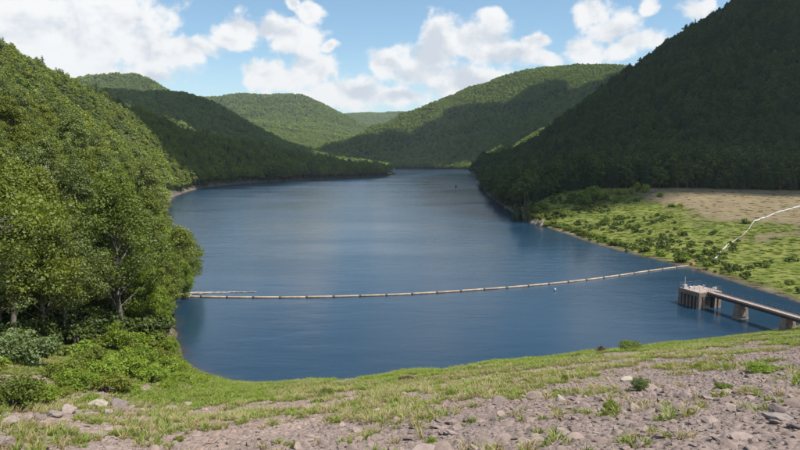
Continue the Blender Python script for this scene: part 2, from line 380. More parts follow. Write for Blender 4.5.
def concrete():
    m, T = mat('weathered_concrete'); p = pos(T)
    n = T.noise(p, 1.2, 6, .65); c = T.mix(T.ss(n, .3, .7), (.19, .138, .108), (.30, .235, .195))
    st = T.noise(T.vm('MULTIPLY', p, (3, 3, .25)), 1.6, 5, .65)
    c = T.mix(T.m('MULTIPLY', T.ss(st, .5, .75), .55), c, (.13, .10, .085))
    z = T.n('ShaderNodeSeparateXYZ'); T.l(p, z.inputs[0])
    wet = T.m('SUBTRACT', 1.0, T.ss(T.m('ADD', z.outputs[2], T.m('MULTIPLY', n, .5)), .25, .75))
    c = T.mix(T.m('MULTIPLY', wet, .45), c, (.4, .33, .29))
    finish(T, princ(T, c, .85, bump(T, T.noise(p, 14, 6, .7), .4, .03), .3)); return m
M['concrete'] = concrete()
M['deck'] = plain('deck_concrete', (.29, .225, .19), (.38, .305, .265), 1.5, .85, .3)
M['steel'] = plain('galvanised_steel', (.42, .44, .46), (.6, .62, .64), 4, .45, .1, spec=.5)
M['dark_steel'] = plain('dark_steel', (.05, .045, .04), (.10, .08, .07), 4, .6, .2)
M['rail'] = plain('rail_steel', (.16, .15, .14), (.26, .25, .24), 4, .55, .1)
M['float_tan'] = plain('weathered_float', (.32, .235, .16), (.45, .35, .255), .8, .7, .3)
M['float_white'] = plain('white_float', (.36, .35, .33), (.56, .55, .53), .7, .55, .15)
M['orange'] = plain('faded_orange', (.34, .15, .08), (.48, .24, .14), 2, .6, .2)
M['driftwood'] = plain('driftwood', (.34, .27, .22), (.58, .5, .43), 1.5, .9, .6)
# ---------------------------------------------------------------- the land: one sheet out to the far hills
WOOD_EDGE = np.array([(-37.5, 101), (-38.5, 92), (-40, 84), (-43, 74), (-44, 64), (-40, 52), (-38, 40), (-44, 25), (-60, 8)])
TREE_W = np.array([P(*p)[:2] for p in TREELINE])
MEADOW_POLY = np.array([G(800, 303), G(690, 268.5), G(600, 245.5), G(545, 227), G(528, 220)]+[tuple(p) for p in TREE_W]+[(400., 250.), (330., 90.), (140., 85.)])
OPEN_POLY = np.array([tuple(p) for p in WOOD_EDGE]+[(-60., -60.), (300., -60.), (300., 120.), (140., 110.), (95., 112.), (60., 104.), (0., 85.), (-25., 88.)])
def zones(x, y, h):
    sd = poly_sd(x, y, LAKE); rr = np.hypot(x, y)
    me = sstep(4, -4, poly_sd(x, y, MEADOW_POLY)+fbm(x/14, y/14, 4)*8)
    op = sstep(2.5, -2.5, poly_sd(x, y, OPEN_POLY)+fbm(x/5, y/5, 6)*4)
    n1, n2 = fbm(x/7, y/7, 21, 4), fbm(x/2.5, y/2.5, 22, 3)
    dd = (x-DAM0[0])*DAMN[0]+(y-DAM0[1])*DAMN[1]          # metres up the dam face
    green = op*sstep(.1, .6, .42-dd/80+n1*.9+n2*.7+.3*sstep(8, 2, sd))
    dry = op*sstep(.25, .6, .75-np.abs(dd-24)/45+n1*.3-n2*.5)*.7
    mdry = me*np.clip(sstep(46, 76, sd+n1*26+fbm(x/30, y/30, 8)*30)*sstep(70, 105, x+fbm(x/20, y/20, 12)*30), 0, 1)
    top = me*sstep(-32, -8, poly_sd(x, y, MEADOW_POLY))*sstep(240, 290, y)*sstep(100, 130, x)
    sand = sstep(2.4, .5, sd+n1*2.5)*(sd > -8)*(1-op*.55)*(1-.5*sstep(250, 400, rr))
    sand = np.maximum(sand, .9*sstep(55, 20, np.hypot((x+10), (y-1110)*.5)+n1*20)*(sd > -8))
    return np.stack([op, np.clip(green+me*(1-mdry), 0, 1), np.clip(dry+np.maximum(mdry, top), 0, 1), np.clip(sand, 0, 1)], -1)
def polar(a0, a1, na, r0, r1, nr):
    a = np.linspace(R(a0), R(a1), na); r = np.geomspace(r0, r1, nr)
    A, RR = np.meshgrid(a, r); x, y = (RR*np.sin(A)).ravel(), (RR*np.cos(A)).ravel()
    i, j = np.meshgrid(np.arange(na-1), np.arange(nr-1)); k = (j*na+i).ravel()
    return x, y, np.stack([k, k+1, k+na+1, k+na], -1)
x, y, f = polar(-64, 64, 560, 7, 9500, 470)
h = height(x, y); zn = zones(x, y, h)
def land_mat():
    m, T = mat('land'); p = pos(T)
    at = T.n('ShaderNodeAttribute', attribute_name='zone'); s = T.n('ShaderNodeSeparateColor'); T.l(at.outputs['Color'], s.inputs[0])
    wood, grav, green, dry, sand = None, s.outputs[0], s.outputs[1], s.outputs[2], at.outputs['Alpha']
    n1, n2, n3 = T.noise(p, .35, 5, .6), T.noise(p, 2.2, 6, .65), T.noise(p, .06, 4, .6)
    c = T.mix(n1, (.02, .026, .01), (.05, .045, .025))
    vor = T.n('ShaderNodeTexVoronoi', ins={'Scale': 2.6}); T.l(T.vm('ADD', p, T.vm('SCALE', T.noise(p, 3, 3, .5, 0, 1), None, .3)), vor.inputs['Vector'])
    vg = T.n('ShaderNodeRGBToBW'); T.l(vor.outputs['Color'], vg.inputs[0])
    gr = T.mix(T.ss(n2, .3, .7), (.235, .175, .145), (.335, .258, .218)); gr = T.mix(T.m('MULTIPLY', vg.outputs[0], .45), gr, (.36, .30, .265))
    gr = T.mix(T.m('MULTIPLY', T.ss(n1, .5, .68), .45), gr, (.26, .175, .135))
    wp = T.vm('DOT_PRODUCT', T.vm('SUBTRACT', p, (-13., 78., 0.)), (.877, -.961, 0.))
    rub = T.ss(T.m('ADD', wp, T.m('MULTIPLY', T.m('SUBTRACT', T.noise(p, .15, 3, .5), .5), 22)), 46, 62)
    gr = T.mix(T.m('MULTIPLY', rub, .4), gr, (.16, .12, .11))
    gn = T.mix(T.ss(n1, .35, .65), (.095, .112, .024), (.175, .185, .042)); gn = T.mix(T.m('MULTIPLY', T.ss(n2, .45, .75), .5), gn, (.30, .30, .08))
    gn = T.mix(T.m('MULTIPLY', T.ss(n3, .5, .64), .55), gn, (.085, .13, .022))
    dr = T.mix(T.ss(n1, .3, .7), (.15, .118, .065), (.235, .188, .105)); dr = T.mix(T.m('MULTIPLY', T.ss(n3, .45, .6), .6), dr, (.17, .128, .08))
    sd = T.mix(n2, (.22, .18, .14), (.34, .285, .23))
    c = T.mix(grav, c, gr); c = T.mix(T.m('MULTIPLY', green, T.m('SUBTRACT', 1.0, T.m('MULTIPLY', grav, .45))), c, gn)
    c = T.mix(T.m('MULTIPLY', dry, T.m('SUBTRACT', 1.0, T.m('MULTIPLY', grav, .45))), c, dr); c = T.mix(T.m('MULTIPLY', sand, .85), c, sd)
    z = T.n('ShaderNodeSeparateXYZ'); T.l(p, z.inputs[0])
    c = T.mix(T.m('SUBTRACT', 1.0, T.ss(z.outputs[2], .05, .35)), c, (.09, .07, .05))        # wet rim at the waterline
    hgt = T.m('ADD', T.m('MULTIPLY', vor.outputs['Distance'], -.9), n2)
    finish(T, princ(T, c, .95, bump(T, hgt, .8, .22), .15)); return m
M['land'] = land_mat()
terrain = obj('terrain', mesh('terrain', np.stack([x, y, h], -1), f, M['land'], True, {'zone': zn}))
tag(terrain, 'valley floor, stony dam face and wooded hillsides around the lake', None, None, 'structure')
# ---------------------------------------------------------------- water
x, y, f = polar(-50, 52, 220, 55, 1900, 260)
sdw = poly_sd(x, y, LAKE); keep = (sdw < 12)[f].any(1); f = f[keep]
used = np.unique(f); re = -np.ones(len(x), int); re[used] = np.arange(len(used)); x, y, f = x[used], y[used], re[f]
dep = np.clip(-sdw[used], 0, 60)
def water_mat():
    m, T = mat('lake_water'); p = pos(T)
    dp = T.n('ShaderNodeAttribute', attribute_name='depth').outputs['Fac']
    dpn = T.m('ADD', dp, T.m('MULTIPLY', T.m('SUBTRACT', T.noise(p, .12, 4, .6), .5), 7))
    c = T.mix(T.ss(dpn, -2.5, 2.2), (.06, .05, .04), (.011, .033, .060))
    c = T.mix(T.m('SUBTRACT', 1.0, T.ss(dpn, -3.0, .2)), c, (.12, .09, .06))
    st = T.vm('MULTIPLY', p, (.55, 1.3, 1))
    w = T.m('ADD', T.m('MULTIPLY', T.noise(st, .9, 4, .6, .4), .6), T.m('MULTIPLY', T.noise(st, .16, 3, .55, .3), 2.2))
    gust = T.ss(T.noise(T.vm('MULTIPLY', p, (.35, 1, 1)), .022, 4, .6), .35, .65)
    amp = T.n('ShaderNodeMapRange', ins={3: .12, 4: .22}); T.l(gust, amp.inputs[0])
    b = T.n('ShaderNodeBump', ins={'Distance': .3}); T.l(w, b.inputs['Height']); T.l(amp.outputs[0], b.inputs['Strength'])
    rg = T.n('ShaderNodeMapRange', ins={3: .17, 4: .23}); T.l(gust, rg.inputs[0])
    bs = T.n('ShaderNodeBsdfPrincipled', ins={'IOR': 1.33, 'Specular IOR Level': .5})
    T.l(c, bs.inputs['Base Color']); T.l(rg.outputs[0], bs.inputs['Roughness']); T.l(b.outputs[0], bs.inputs['Normal'])
    finish(T, bs.outputs[0]); return m
M['water'] = water_mat()
water = obj('lake_water', mesh('lake_water', np.stack([x, y, 0*x], -1), f, M['water'], True, {'depth': dep}))
tag(water, 'blue rippled lake between wooded hills', None, None, 'structure')
# ---------------------------------------------------------------- plant makers
SOFT = [.55]
def leaves(g, cen, rad, n, size, flat=.35, upb=.35, fill=.45):
    """n leaf faces spread over clumps; cen (k,3), rad (k,3)"""
    k = len(cen); vol = rad.prod(1)**(2/3); w = g.choice(k, n, p=vol/vol.sum())
    d = g.normal(size=(n, 3)); d /= np.linalg.norm(d, axis=1)[:, None]
    rr = (fill+(1-fill)*g.random(n))[:, None]
    c = cen[w]+d*rad[w]*rr
    nm = d+g.normal(size=(n, 3))*SOFT[0]+np.array([0, 0, upb+(.55-SOFT[0])*1.6]); nm /= np.linalg.norm(nm, axis=1)[:, None]
    t = np.cross(nm, g.normal(size=(n, 3))); t /= np.linalg.norm(t, axis=1)[:, None]+1e-9; b = np.cross(nm, t)
    s = size*(.6+.8*g.random(n))[:, None]; a = s*(.55+.3*g.random(n))[:, None]
    v = np.stack([c-t*s*.5, c-b*a*.5+nm*s*.08, c+t*s*.5, c+b*a*.5+nm*s*.08], 1).reshape(-1, 3)
    f = np.arange(4*n).reshape(n, 4)
    zc = cen[:, 2]; sh = np.clip(g.random(n)*.75+.25*g.random(k)[w], 0, 1)
    return v, f, np.repeat(sh, 4)
def broad_tree(seed, H, spread, nclump, nleaf, size, lean=(0, 0), low=.25, trunk_n=9):
    g = np.random.default_rng(seed); mb = MB()
    top = np.array([lean[0]+g.normal()*.4, lean[1]+g.normal()*.4, H*.82])
    tp = [np.array([0, 0, -1.2]), np.array([0, 0, .4]), top*.3+np.array([g.normal()*.25, g.normal()*.25, 0]), top*.65+np.array([g.normal()*.3, g.normal()*.3, 0]), top]
    r0 = H*.016+.05
    mb.tube(tp, [r0*1.35, r0, r0*.75, r0*.45, r0*.12], trunk_n)
    def along(t):
        s = np.linspace(0, 1, 5); return np.array([np.interp(t, s, [q[i] for q in tp]) for i in range(3)])
    cen, rad = [], []
    nl = int(nclump*.45); ga = g.random()*6
    for i in range(nl):
        t = low+(1-low)*((i+.5)/nl)**.85; q = (t-low)/(1-low)
        prof = math.sin(math.pi*min(1, .18+.82*q))**.75*(1-.25*q)
        L = spread*prof*(.7+.5*g.random()); a = ga+i*2.4+g.normal()*.3
        s0 = along(.25+.75*t*.92); e = np.array([math.cos(a)*L+lean[0]*t, math.sin(a)*L+lean[1]*t, H*(.16+.80*t)+g.normal()*.5]); e[2] = max(e[2], s0[2]+.2*L*(1-q))
        mid = (s0+e)/2+np.array([0, 0, .12*L])+g.normal(size=3)*.2
        mb.tube([s0, mid, e], [r0*.30, r0*.18, r0*.05], 5, False)
        R0 = (.17*spread+.55)*(.75+.5*g.random())
        cen.append(e); rad.append((R0*1.15, R0*1.15, R0*.8))
        for k in range(1+(g.random() < .7)):
            s1 = mid+(e-mid)*g.random()*.8; e1 = s1+np.array([g.normal()*.35*L, g.normal()*.35*L, g.random()*.2*L])
            mb.tube([s1, e1], [r0*.12, r0*.04], 4, False)
            R1 = R0*(.55+.4*g.random()); cen.append(e1); rad.append((R1*1.2, R1*1.2, R1*.75))
    for k in range(int(nclump*.12)+1):
        c = along(1)+g.normal(size=3)*np.array([spread*.16, spread*.16, H*.04])+np.array([0, 0, H*.09]); R1 = (.16*spread+.4)*(.6+.5*g.random()); cen.append(c); rad.append((R1, R1, R1*.9))
    v, f, sh = leaves(g, np.array(cen), np.array(rad), nleaf, size)
    return mb, (v, f, sh)
def conifer(seed, H, spread, nleaf, size, trunk_n=7):
    g = np.random.default_rng(seed); mb = MB(); r0 = H*.013+.04
    mb.tube([(0, 0, -1), (0, 0, H*.5), (0, 0, H*.99)], [r0*1.3, r0*.7, r0*.08], trunk_n)
    cen, rad = [], []; nw = int(H*1.05)
    for i in range(nw):
        t = .10+.90*i/nw; L = spread*(1-t)**.8*(.75+.5*g.random())+.25
        for k in range(5):
            a = i*1.3+k*1.257+g.normal()*.25; l = L*(.7+.5*g.random())
            for q in (.45, .85):
                cen.append((math.cos(a)*l*q, math.sin(a)*l*q, H*t-.16*l*q+g.normal()*.15)); rad.append((.34*l+.15, .34*l+.15, .13*l+.12))
            mb.tube([(0, 0, H*t), (math.cos(a)*l*.9, math.sin(a)*l*.9, H*t-.15*l)], [r0*.18, r0*.04], 3, False)
    v, f, sh = leaves(g, np.array(cen), np.array(rad), nleaf, size, upb=.6)
    return mb, (v, f, sh)
def bush(seed, W, H, nclump, nleaf, size):
    g = np.random.default_rng(seed); mb = MB(); cen, rad = [], []
    for i in range(nclump):
        a = g.random()*6.283; q = math.sqrt(g.random()); hh = H*(.25+.62*g.random()*(1-.55*q*q))
        c = np.array([math.cos(a)*q*W*.42, math.sin(a)*q*W*.42, hh]); cen.append(c); R0 = W*.15*(.7+.6*g.random()); rad.append((R0, R0, R0*.85))
        mb.tube([(c[0]*.2, c[1]*.2, -.2), (c[0]*.6, c[1]*.6, c[2]*.55), c], [.035*H, .02*H, .006*H], 4, False)
    v, f, sh = leaves(g, np.array(cen), np.array(rad), nleaf, size)
    v[:, 2] = np.maximum(v[:, 2], -.05)
    return mb, (v, f, sh)
def plant_meshes(name, made, mbark, mleaf):
    mb, (v, f, sh) = made
    return mesh(name+'_trunk', mb.v, mb.f, mbark, True), mesh(name+'_crown', v, f, mleaf, False, {'shade': sh})
def joined(name, made, mbark, mleaf):            # one mesh for the massed woods
    mb, (v, f, sh) = made; nv = len(mb.v)
    me = bpy.data.meshes.new(name); me.from_pydata(mb.v+[tuple(p) for p in v], [], mb.f+(f+nv).tolist())
    me.materials.append(mbark); me.materials.append(mleaf)
    me.polygons.foreach_set('material_index', [0]*len(mb.f)+[1]*len(f))
    me.attributes.new('shade', 'FLOAT', 'POINT').data.foreach_set('value', np.concatenate([np.zeros(nv), sh]).astype(np.float32))
    return me
def scatter(name, pts, protos, scl, rot, idx, label, tilt=None):
    """one 'stuff' object that sets copies of proto meshes on points"""
    me = bpy.data.meshes.new(name); me.from_pydata([tuple(p) for p in pts], [], [])
    me.attributes.new('scl', 'FLOAT', 'POINT').data.foreach_set('value', np.asarray(scl, np.float32))
    me.attributes.new('idx', 'INT', 'POINT').data.foreach_set('value', np.asarray(idx, np.int32))
    r3 = np.zeros((len(pts), 3), np.float32); r3[:, 2] = rot
    if tilt is not None: r3[:, :2] = tilt
    me.attributes.new('rot', 'FLOAT_VECTOR', 'POINT').data.foreach_set('vector', r3.ravel())
    o = obj(name, me); tag(o, label, None, None, 'stuff')
    ng = bpy.data.node_groups.new(name+'_nodes', 'GeometryNodeTree')
    ng.interface.new_socket('Geometry', in_out='INPUT', socket_type='NodeSocketGeometry'); ng.interface.new_socket('Geometry', in_out='OUTPUT', socket_type='NodeSocketGeometry')
    gi, go = ng.nodes.new('NodeGroupInput'), ng.nodes.new('NodeGroupOutput')
    iop = ng.nodes.new('GeometryNodeInstanceOnPoints'); jn = ng.nodes.new('GeometryNodeJoinGeometry')
    for pm in reversed(protos):
        po = bpy.data.objects.new(pm.name, pm); oi = ng.nodes.new('GeometryNodeObjectInfo'); oi.inputs['Object'].default_value = po
        gti = ng.nodes.new('GeometryNodeGeometryToInstance'); ng.links.new(oi.outputs['Geometry'], gti.inputs[0]); ng.links.new(gti.outputs[0], jn.inputs[0])
    def att(n_, t):
        a = ng.nodes.new('GeometryNodeInputNamedAttribute'); a.data_type = t; a.inputs['Name'].default_value = n_; return a.outputs['Attribute']
    ng.links.new(gi.outputs[0], iop.inputs['Points']); ng.links.new(jn.outputs[0], iop.inputs['Instance'])
    iop.inputs['Pick Instance'].default_value = True
    ng.links.new(att('idx', 'INT'), iop.inputs['Instance Index']); ng.links.new(att('rot', 'FLOAT_VECTOR'), iop.inputs['Rotation']); ng.links.new(att('scl', 'FLOAT'), iop.inputs['Scale'])
    ng.links.new(iop.outputs[0], go.inputs[0])
    md = o.modifiers.new('scatter', 'NODES'); md.node_group = ng
    return o
# ---------------------------------------------------------------- woods on the hills (massed) and single trees where one can tell them apart
def wooded(x, y, m=.8):
    return (poly_sd(x, y, LAKE) > m) & (poly_sd(x, y, MEADOW_POLY) > 1.5) & (poly_sd(x, y, OPEN_POLY) > 1.0)
def jitter_grid(x0, x1, y0, y1, s):
    a, b = np.meshgrid(np.arange(x0, x1, s, dtype=float), np.arange(y0, y1, s, dtype=float)); a = a.astype(float); b = b.astype(float); a[1::2] += s/2
    n = a.size; return a.ravel()+(rng.random(n)-.5)*s*.8, b.ravel()+(rng.random(n)-.5)*s*.8
def in_view(x, y, z, m=60, top=30):
    px, py = project(x, y, z); px2, py2 = project(x, y, z+top); return (px > -m) & (px < 800+m) & (py2 < 470) & (py > -40)
_gx, _gy = np.arange(-3600, 1700, 25.), np.arange(0, 6400, 25.)
_GX, _GY = np.meshgrid(_gx, _gy); _GH = height(_GX, _GY, False)
def coarse(x, y):
    i = np.clip(((x+3600)/25), 0, len(_gx)-1.01); j = np.clip(y/25, 0, len(_gy)-1.01); a, b = i.astype(int), j.astype(int); u, v = i-a, j-b
    return (_GH[b, a]*(1-u)+_GH[b, a+1]*u)*(1-v)+(_GH[b+1, a]*(1-u)+_GH[b+1, a+1]*u)*v
def visible(x, y, z, lift=14.0):                 # not hidden behind a nearer ridge
    ok = np.ones(len(x), bool)
    for i in range(0, len(x), 4000):
        s = slice(i, i+4000); t = np.linspace(.12, .97, 22)[None, :]
        X, Y = x[s, None]*t, y[s, None]*t; Z = CAMH+(z[s, None]+lift-CAMH)*t
        ok[s] = ((Z-coarse(X, Y)) > -4).all(1)
    return ok
SOFT[0] = .3
HP = [joined('hill_tree_a', broad_tree(101, 15, 4.6, 40, 1900, .72, trunk_n=5), M['bark'], M['leaf_h']),
      joined('hill_tree_b', broad_tree(102, 17, 4.2, 40, 1900, .72, trunk_n=5), M['bark'], M['leaf_h']),
      joined('hill_tree_c', broad_tree(103, 13, 5.2, 40, 1900, .72, trunk_n=5), M['bark'], M['leaf_h']),
      joined('hill_tree_d', conifer(104, 19, 3.2, 1900, .62, 5), M['bark'], M['leaf_c']),
      joined('hill_tree_e', broad_tree(105, 16, 4.4, 40, 1900, .72, trunk_n=5), M['bark'], M['leaf_b'])]
HD = [m_.copy() for m_ in HP]  # copies of the hill trees, given the shade-darkened leaf
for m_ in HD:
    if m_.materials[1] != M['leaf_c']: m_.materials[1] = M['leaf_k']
FP = [joined('far_tree_a', broad_tree(111, 15, 5.4, 18, 330, 1.7, trunk_n=4), M['bark'], M['leaf_f']),
      joined('far_tree_b', broad_tree(112, 17, 5.0, 18, 330, 1.7, trunk_n=4), M['bark'], M['leaf_f']),
      joined('far_tree_c', conifer(113, 18, 3.6, 330, 1.5, 4), M['bark'], M['leaf_c'])]
SOFT[0] = .55
def plant_woods(name, box, s, protos, probs, label, ymax=1e9, rmin=0, smin=.6, smax=1.45, extra=None):
    x, y = jitter_grid(*box, s); k = wooded(x, y) & (np.hypot(x, y) > rmin)
    if extra is not None: k &= extra(x, y)
    k &= np.hypot((x+10), (y-1110)*.5) > 34
    x, y = x[k], y[k]; h = height(x, y); k = in_view(x, y, h) & (h > .06); x, y, h = x[k], y[k], h[k]
    k = visible(x, y, h); x, y, h = x[k], y[k], h[k]; n = len(x)
    cn = fbm(x/60, y/60, 55, 3); pr = np.array(probs); idx = rng.choice(len(protos), n, p=pr/pr.sum())
    scatter(name, np.stack([x, y, h-.4], -1), protos, smin+(smax-smin)*np.clip(.5*rng.random(n)**1.2+.5*(cn+.5), 0, 1), rng.random(n)*6.283, idx, label)
    return n
NEAR_R = 215.0
left = lambda x, y: (x < -20) & ~((x > -160) & (y < NEAR_R)) & (y < 1180)
cnt = {}
cnt['l'] = plant_woods('wooded_hillside', (-520, 20, 60, 1180), 5.6, HP, (.3, .24, .24, .05, .17), 'sunlit mixed woods on the slope above the west shore', extra=left)
front = lambda x, y: (x > 20) & (y < 1050) & (poly_sd(x, y, np.vstack([TREE_W, [(700, 300), (700, -300), (60, -300)]])) > 7)
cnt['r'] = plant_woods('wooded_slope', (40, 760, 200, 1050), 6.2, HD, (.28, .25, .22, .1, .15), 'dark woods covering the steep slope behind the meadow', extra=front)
cnt['m'] = plant_woods('far_woods', (-1200, 1300, 1050, 2700), 8.5, FP, (.5, .46, .04), 'woods on the middle ridge beyond the end of the lake', extra=lambda x, y: (y > 1180) | (x > 20), rmin=1050)
cnt['f'] = plant_woods('distant_woods', (-3200, 1200, 2300, 6200), 16.5, FP, (.5, .48, .02), 'hazy woods on the distant ridges', extra=lambda x, y: (y > 2700) | (x < -1200), smin=1.3, smax=2.2)
print('WOODS', cnt)
# ---------------------------------------------------------------- single trees: the stand on the near bank
def tree(name, tm, loc, rz, sc, label, cat='tree', group=None, trunk_mat=None):
    t = empty(name, loc, rz, sc); tag(t, label, cat, group)
    obj('trunk', tm[0], t); obj('crown', tm[1], t); return t
NT_ = [plant_meshes('bank_tree_a', broad_tree(201, 21, 4.3, 70, 15000, .31, low=.16), M['bark'], M['leaf_a']),
       plant_meshes('bank_tree_b', broad_tree(202, 24, 3.9, 72, 15000, .3, low=.2), M['bark'], M['leaf_b']),
       plant_meshes('bank_tree_c', broad_tree(203, 18, 4.8, 70, 15000, .31, low=.12), M['bark'], M['leaf_a']),
       plant_meshes('bank_tree_d', broad_tree(204, 22, 3.6, 64, 13500, .29, low=.22), M['bark_pale'], M['leaf_b']),
       plant_meshes('bank_tree_e', broad_tree(205, 15, 4.2, 60, 13500, .3, low=.08), M['bark'], M['leaf_d'])]
FT = [plant_meshes('front_tree_a', broad_tree(207, 21, 6.4, 60, 13500, .32, low=.2), M['bark'], M['leaf_a']), plant_meshes('front_tree_b', broad_tree(208, 19, 6.8, 60, 13500, .32, low=.16), M['bark'], M['leaf_b'])]
lean_tree = plant_meshes('lean_tree', broad_tree(206, 15, 5.0, 60, 13500, .29, lean=(1.2, .2), low=.1), M['bark'], M['leaf_a'])
x, y = jitter_grid(-170, -20, 22, NEAR_R, 5.1); k = wooded(x, y, 1.2) & (x > -160); x, y = x[k], y[k]; h = height(x, y)
k = in_view(x, y, h, 45) & (h > .25); x, y, h = x[k], y[k], h[k]
o_ = np.argsort(np.hypot(x, y)); x, y, h = x[o_], y[o_], h[o_]
edge_d = np.minimum(poly_sd(x, y, OPEN_POLY), poly_sd(x, y, LAKE))
print('NEAR TREES', len(x))
GR = 'trees of the stand on the near bank'
first = [0]*6
for i in range(min(len(x), 300)):
    e = edge_d[i]; kind = int(rng.choice(5, p=(.3, .2, .22, .12, .16)) if e > 5 else rng.choice(5, p=(.25, .1, .3, .05, .3)))
    s = (.62+.5*rng.random())*(.72 if e < 3.5 else 1.0)
    lab = ['leafy broad green tree in the dense stand on the near west bank', 'tall olive-green tree in the dense stand on the near west bank', 'wide low-branched green tree in the dense stand on the near west bank',
           'pale-trunked olive tree in the dense stand on the near west bank', 'bright yellow-green small tree in the dense stand on the near west bank'][kind]
    lk, op_ = poly_sd(x[i], y[i], LAKE), poly_sd(x[i], y[i], OPEN_POLY)
    where = 'at the waterside of the near west stand' if lk < 7 else 'in the front row of the stand facing the dam' if op_ < 6 else 'just behind the front row facing the dam' if op_ < 14 else 'high on the slope at the back of the near stand' if h[i] > 30 else 'part-way up the slope in the near stand' if h[i] > 15 else 'in the low middle of the near west stand'
    lab = lab.split(' in the dense')[0]+' '+where
    fr = op_ < 9 and lk > 8
    if fr: kind = i % 2; s = .8+.35*rng.random(); lab = ['overhanging green tree ', 'overhanging olive tree '][kind]+where
    tree('bank_tree', FT[kind] if fr else NT_[kind], (x[i], y[i], h[i]-.2), rng.random()*6.283, s, lab, 'tree', GR)
q = np.array([-51.0, 131.0]); tree('leaning_tree', lean_tree, (q[0], q[1], height(*q)[0]-.2), R(-8), 1.0, 'leafy tree leaning out over the water above the boom end')
q = ground_at(150, 262); tree('pale_trunk_tree', NT_[3], (-49., 113., height(-49., 113.)[0]), 1.1, .85, 'slender white-trunked tree at the waterside short of the boom')
for (X_, Y_, s_, rz_, lab) in [(-46.5, 124., .62, .4, 'low bushy tree on the waterline just short of the boom end'), (-50.5, 139., .75, 2.2, 'bushy tree on the waterline just beyond the boom end'), (-47., 117., .7, 4.0, 'wide low tree beside the slender white-trunked one')]:
    tree('waterside_tree', NT_[2 if s_ > .65 else 4], (X_, Y_, height(X_, Y_)[0]-.2), rz_, s_, lab)
# tall conifers breaking the skyline of the lit slope
CON = [plant_meshes('conifer_a', conifer(211, 22, 3.6, 4200, .5), M['bark'], M['leaf_c']), plant_meshes('conifer_b', conifer(212, 18, 3.2, 3600, .5), M['bark'], M['leaf_c'])]
for j, (px, Y, s, lab) in enumerate([(51, 520, 1.15, 'dark conifer standing above the skyline, lower of the pair on the lit slope'), (64, 540, 1.25, 'dark pointed conifer on the skyline, nearest the pointed far hill'), (14, 500, 1.05, 'dark conifer high on the lit slope at the picture edge'), (97, 600, 1.05, 'dark conifer on the slope just below the pointed far hill')]):
    X = (px-400)/590*Y; tree('skyline_conifer', CON[j % 2], (X, Y, height(X, Y)[0]-.5), j*1.7, s, lab, 'conifer', 'conifers breaking the skyline')
# ---------------------------------------------------------------- trees along the back of the meadow
seg = np.diff(TREE_W, axis=0); L = np.hypot(seg[:, 0], seg[:, 1]); cum = np.concatenate([[0], np.cumsum(L)])
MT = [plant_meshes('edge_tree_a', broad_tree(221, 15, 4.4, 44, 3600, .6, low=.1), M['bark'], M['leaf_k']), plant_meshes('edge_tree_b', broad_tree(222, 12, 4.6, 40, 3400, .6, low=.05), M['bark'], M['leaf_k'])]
for row, (off, step) in enumerate(((2.5, 5.2), (7.5, 5.8))):
    for s in np.arange(3, cum[-1], step):
        s = s+rng.normal()*1.2; j = min(max(np.searchsorted(cum, s)-1, 0), len(L)-1); p = TREE_W[j]+seg[j]*(s-cum[j])/L[j]
        nrm = np.array([-seg[j][1], seg[j][0]])/L[j]; p = p+nrm*(off+rng.random()*3); hh = height(*p)[0]
        if not in_view(p[0], p[1], hh, 15): continue
        c = rng.random() < .72; tip = .5+.5*float(sstep(15, 70, s))
        if s < 12: continue
        tree('meadow_edge_tree', (CON if c else MT)[rng.integers(2)], (p[0], p[1], hh-.2), rng.random()*6.28, tip*(.55+.45*rng.random()) if c else tip*(.65+.5*rng.random()),
             ('dark conifer in the ' if c else 'leafy dark tree in the ')+('front' if row == 0 else 'second')+' row '+('by the meadow tip', 'behind the meadow bush clump', 'behind the pointed meadow bushes', 'behind the dry grass', 'above the bend of the white boom', 'above the top of the white boom')[int(np.digitize(project(p[0], p[1], hh)[0], (570, 615, 665, 715, 765)))], 'conifer' if c else 'tree', 'trees along the back of the meadow')
